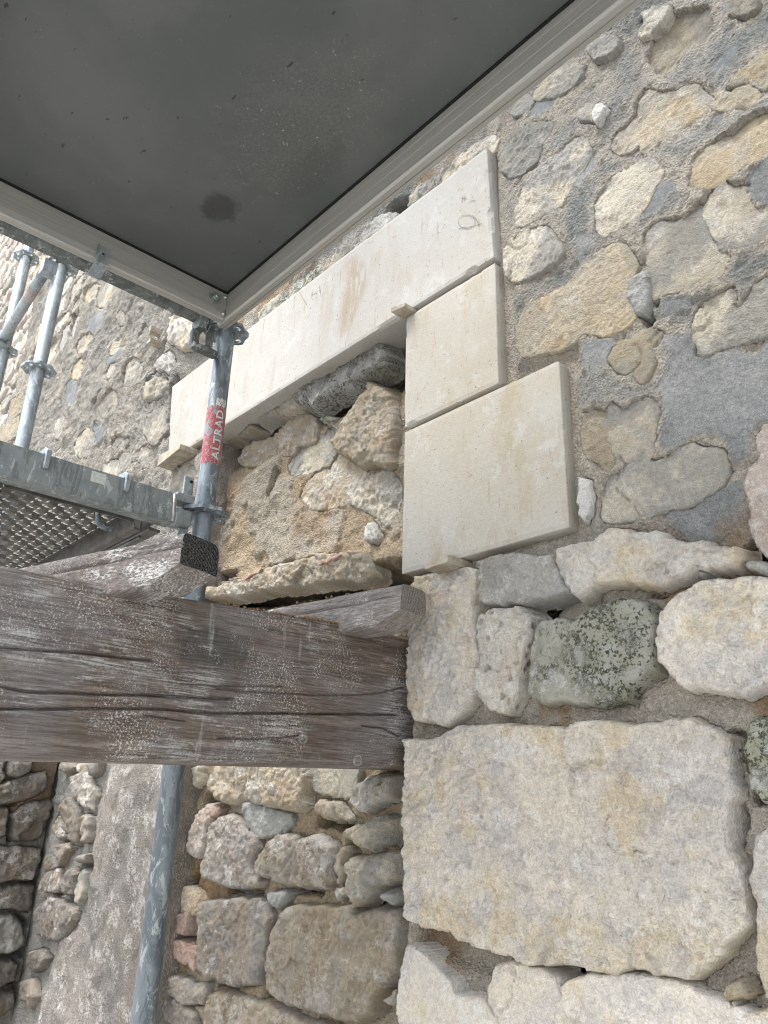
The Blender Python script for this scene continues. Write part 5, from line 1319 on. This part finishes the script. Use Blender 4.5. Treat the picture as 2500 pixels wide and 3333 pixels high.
# perforated steel decks hooked over the transom
def steel_deck(y0, y1, label):
    t = thing('steel_deck', label, 'scaffold deck', (-2.2, (y0 + y1) / 2, 0.62), 'perforated steel decks')
    x0, x1, z = -2.72, -1.645, 0.648
    bm = bmesh.new(); N = 10
    cx, cy = 0.030, 0.0265
    nx = int((x1 - x0) / cx); ny = int((y1 - y0 - 0.03) / cy)
    ym = (y0 + y1) / 2 - ny * cy / 2; xm = (x0 + x1) / 2 - nx * cx / 2
    def cell(ax, bx, ay, by, r, up):
        c = Vector(((ax + bx) / 2, (ay + by) / 2, z)); outer, inner = [], []
        for i in range(N):
            a = 2 * math.pi * i / N
            ca, sa = math.cos(a), math.sin(a); k = 1 / max(abs(ca), abs(sa))
            outer.append(bm.verts.new((c.x + ca * k * (bx - ax) / 2, c.y + sa * k * (by - ay) / 2, z)))
            inner.append(bm.verts.new((c.x + ca * r, c.y + sa * r, z + up)))
        for i in range(N):
            j = (i + 1) % N; bm.faces.new((outer[i], outer[j], inner[j], inner[i]))
        return inner, c
    for i in range(nx):
        for j in range(ny):
            ax, ay = xm + i * cx, ym + j * cy
            open_ = (i + j) % 2 == 0
            inn, c = cell(ax, ax + cx, ay, ay + cy, 0.0068 if open_ else 0.0085, 0.0035 if open_ else -0.004)
            if not open_:
                m2 = [bm.verts.new(c + (v.co - c) * 0.5 + Vector((0, 0, -0.0015))) for v in inn]
                for k in range(N): bm.faces.new((inn[k], inn[(k + 1) % N], m2[(k + 1) % N], m2[k]))
                bm.faces.new(m2)
    bmesh.ops.remove_doubles(bm, verts=bm.verts[:], dist=0.0003)
    keep(bm_obj('deck_plate', bm, M['deck']), t)
    for ya, yb, s in ((y0, ym, 1), (y1, ym + ny * cy, -1)):
        prof = [(yb, z + 0.0012), (yb, z - 0.0008), (ya + s * 0.0035, z - 0.0008), (ya + s * 0.0035, z - 0.055), (ya + s * 0.016, z - 0.055), (ya + s * 0.016, z - 0.046), (ya + s * 0.018, z - 0.046), (ya + s * 0.018, z - 0.058), (ya, z - 0.058), (ya, z + 0.0012)]
        keep(extrude_profile('side_channel', prof, 'X', x0, x1, M['deck']), t)
    keep(extrude_profile('end_plate', [(x1 - 0.0005, z - 0.001), (x1 - 0.0005, z - 0.042), (x1 - 0.0035, z - 0.042), (x1 - 0.0035, z - 0.001)], 'Y', y0 + 0.02, y1 - 0.02, M['deck']), t)
    for y in (y0 + 0.075, y1 - 0.075 + 0.0):
        # claw: rises from the deck, over the bar and down its near side
        prof = [(x1 + 0.001, z - 0.012), (x1 + 0.001, z + 0.040), (-1.636, z + 0.051), (-1.596, z + 0.051), (-1.577, z + 0.040), (-1.577, z + 0.003), (-1.581, z - 0.003), (-1.5868, z + 0.003), (-1.5868, z + 0.033), (-1.5905, z + 0.0345), (-1.6355, z + 0.0345), (-1.640, z + 0.030), (-1.640, z - 0.012)]
        keep(extrude_profile('claw', prof, 'Y', y - 0.0055, y + 0.0055, M['galv_light'], None, 0.0014), t)
    return t
dk1 = steel_deck(0.372, 0.700, 'perforated steel scaffold deck seen from below, beside the wall')
dk2 = steel_deck(0.030, 0.358, 'perforated steel scaffold deck entering at the left edge of the picture')
steel_deck(-0.312, 0.016, 'added unseen perforated steel deck, shading the lower left wall')  # third deck, out of view, added to darken the wall below
hk = [(-1.66, 0.597, 0.640), (-1.655, 0.598, 0.600), (-1.652, 0.600, 0.585), (-1.650, 0.606, 0.578), (-1.650, 0.618, 0.575), (-1.650, 0.636, 0.576)]
keep(path_tube('lift_lock', hk, 0.0055, M['galv']), dk1)
# gap board between the deck and the wall
gb = thing('gap_board', 'narrow dark steel gap channel beside the perforated deck', 'scaffold channel', (-2.2, 0.75, 0.6))
keep(extrude_profile('channel', [(0.715, 0.650), (0.715, 0.598), (0.718, 0.595), (0.745, 0.595), (0.745, 0.601), (0.7185, 0.603), (0.7185, 0.647), (0.770, 0.647), (0.770, 0.650)], 'X', -2.72, -1.642, M['deck']), gb)
keep(path_tube('rod', [(-1.70, 0.722, 0.592), (-1.85, 0.722, 0.592)], 0.004, M['galv_dark']), gb)

# ------------------------------------------------------------------ dry soil crumbs on the timbers and ledges
def crumbs(name, spots, label):
    rng = np.random.default_rng(7)
    ico = bmesh.new(); bmesh.ops.create_icosphere(ico, subdivisions=1, radius=1.0)
    bv = np.array([v.co[:] for v in ico.verts]); bf = np.array([[v.index for v in f.verts] for f in ico.faces]); ico.free()
    vs, fs = [], []; n = 0
    for (x, y, z, r) in spots(rng):
        s = bv * (r * rng.uniform(0.6, 1.3, 3)) * rng.uniform(0.75, 1.2, (len(bv), 1))
        vs.append(s + np.array((x, y, z + r * 0.35))); fs.append(bf + n); n += len(bv)
    o = np_obj(name, np.concatenate(vs), np.concatenate(fs), M['crumbs'], None, smooth=False)
    o["kind"] = "stuff"
    return tag(o, label, 'soil')
def on_beam(rng):
    for i in range(420):
        y = rng.uniform(0.70, 1.12); d = abs(rng.normal(0, 0.018))
        yield (-1.2475 - d, y, 0.0204 + 0.0345 * (y + 0.64) + 0.2815, rng.uniform(0.0012, 0.0042) * (1.4 if y > 0.9 else 0.8))
    for i in range(260):
        t = rng.uniform(-0.5, 0.14); x = -1.243 + t; s = rng.uniform(0.0, 0.083)
        yield (x, 0.984 + 0.15 * t + s, 0.3385 + 0.082, rng.uniform(0.001, 0.0035))
crumbs('soil_crumbs', on_beam, 'crumbs of dry brown soil scattered on top of the beam and joist')
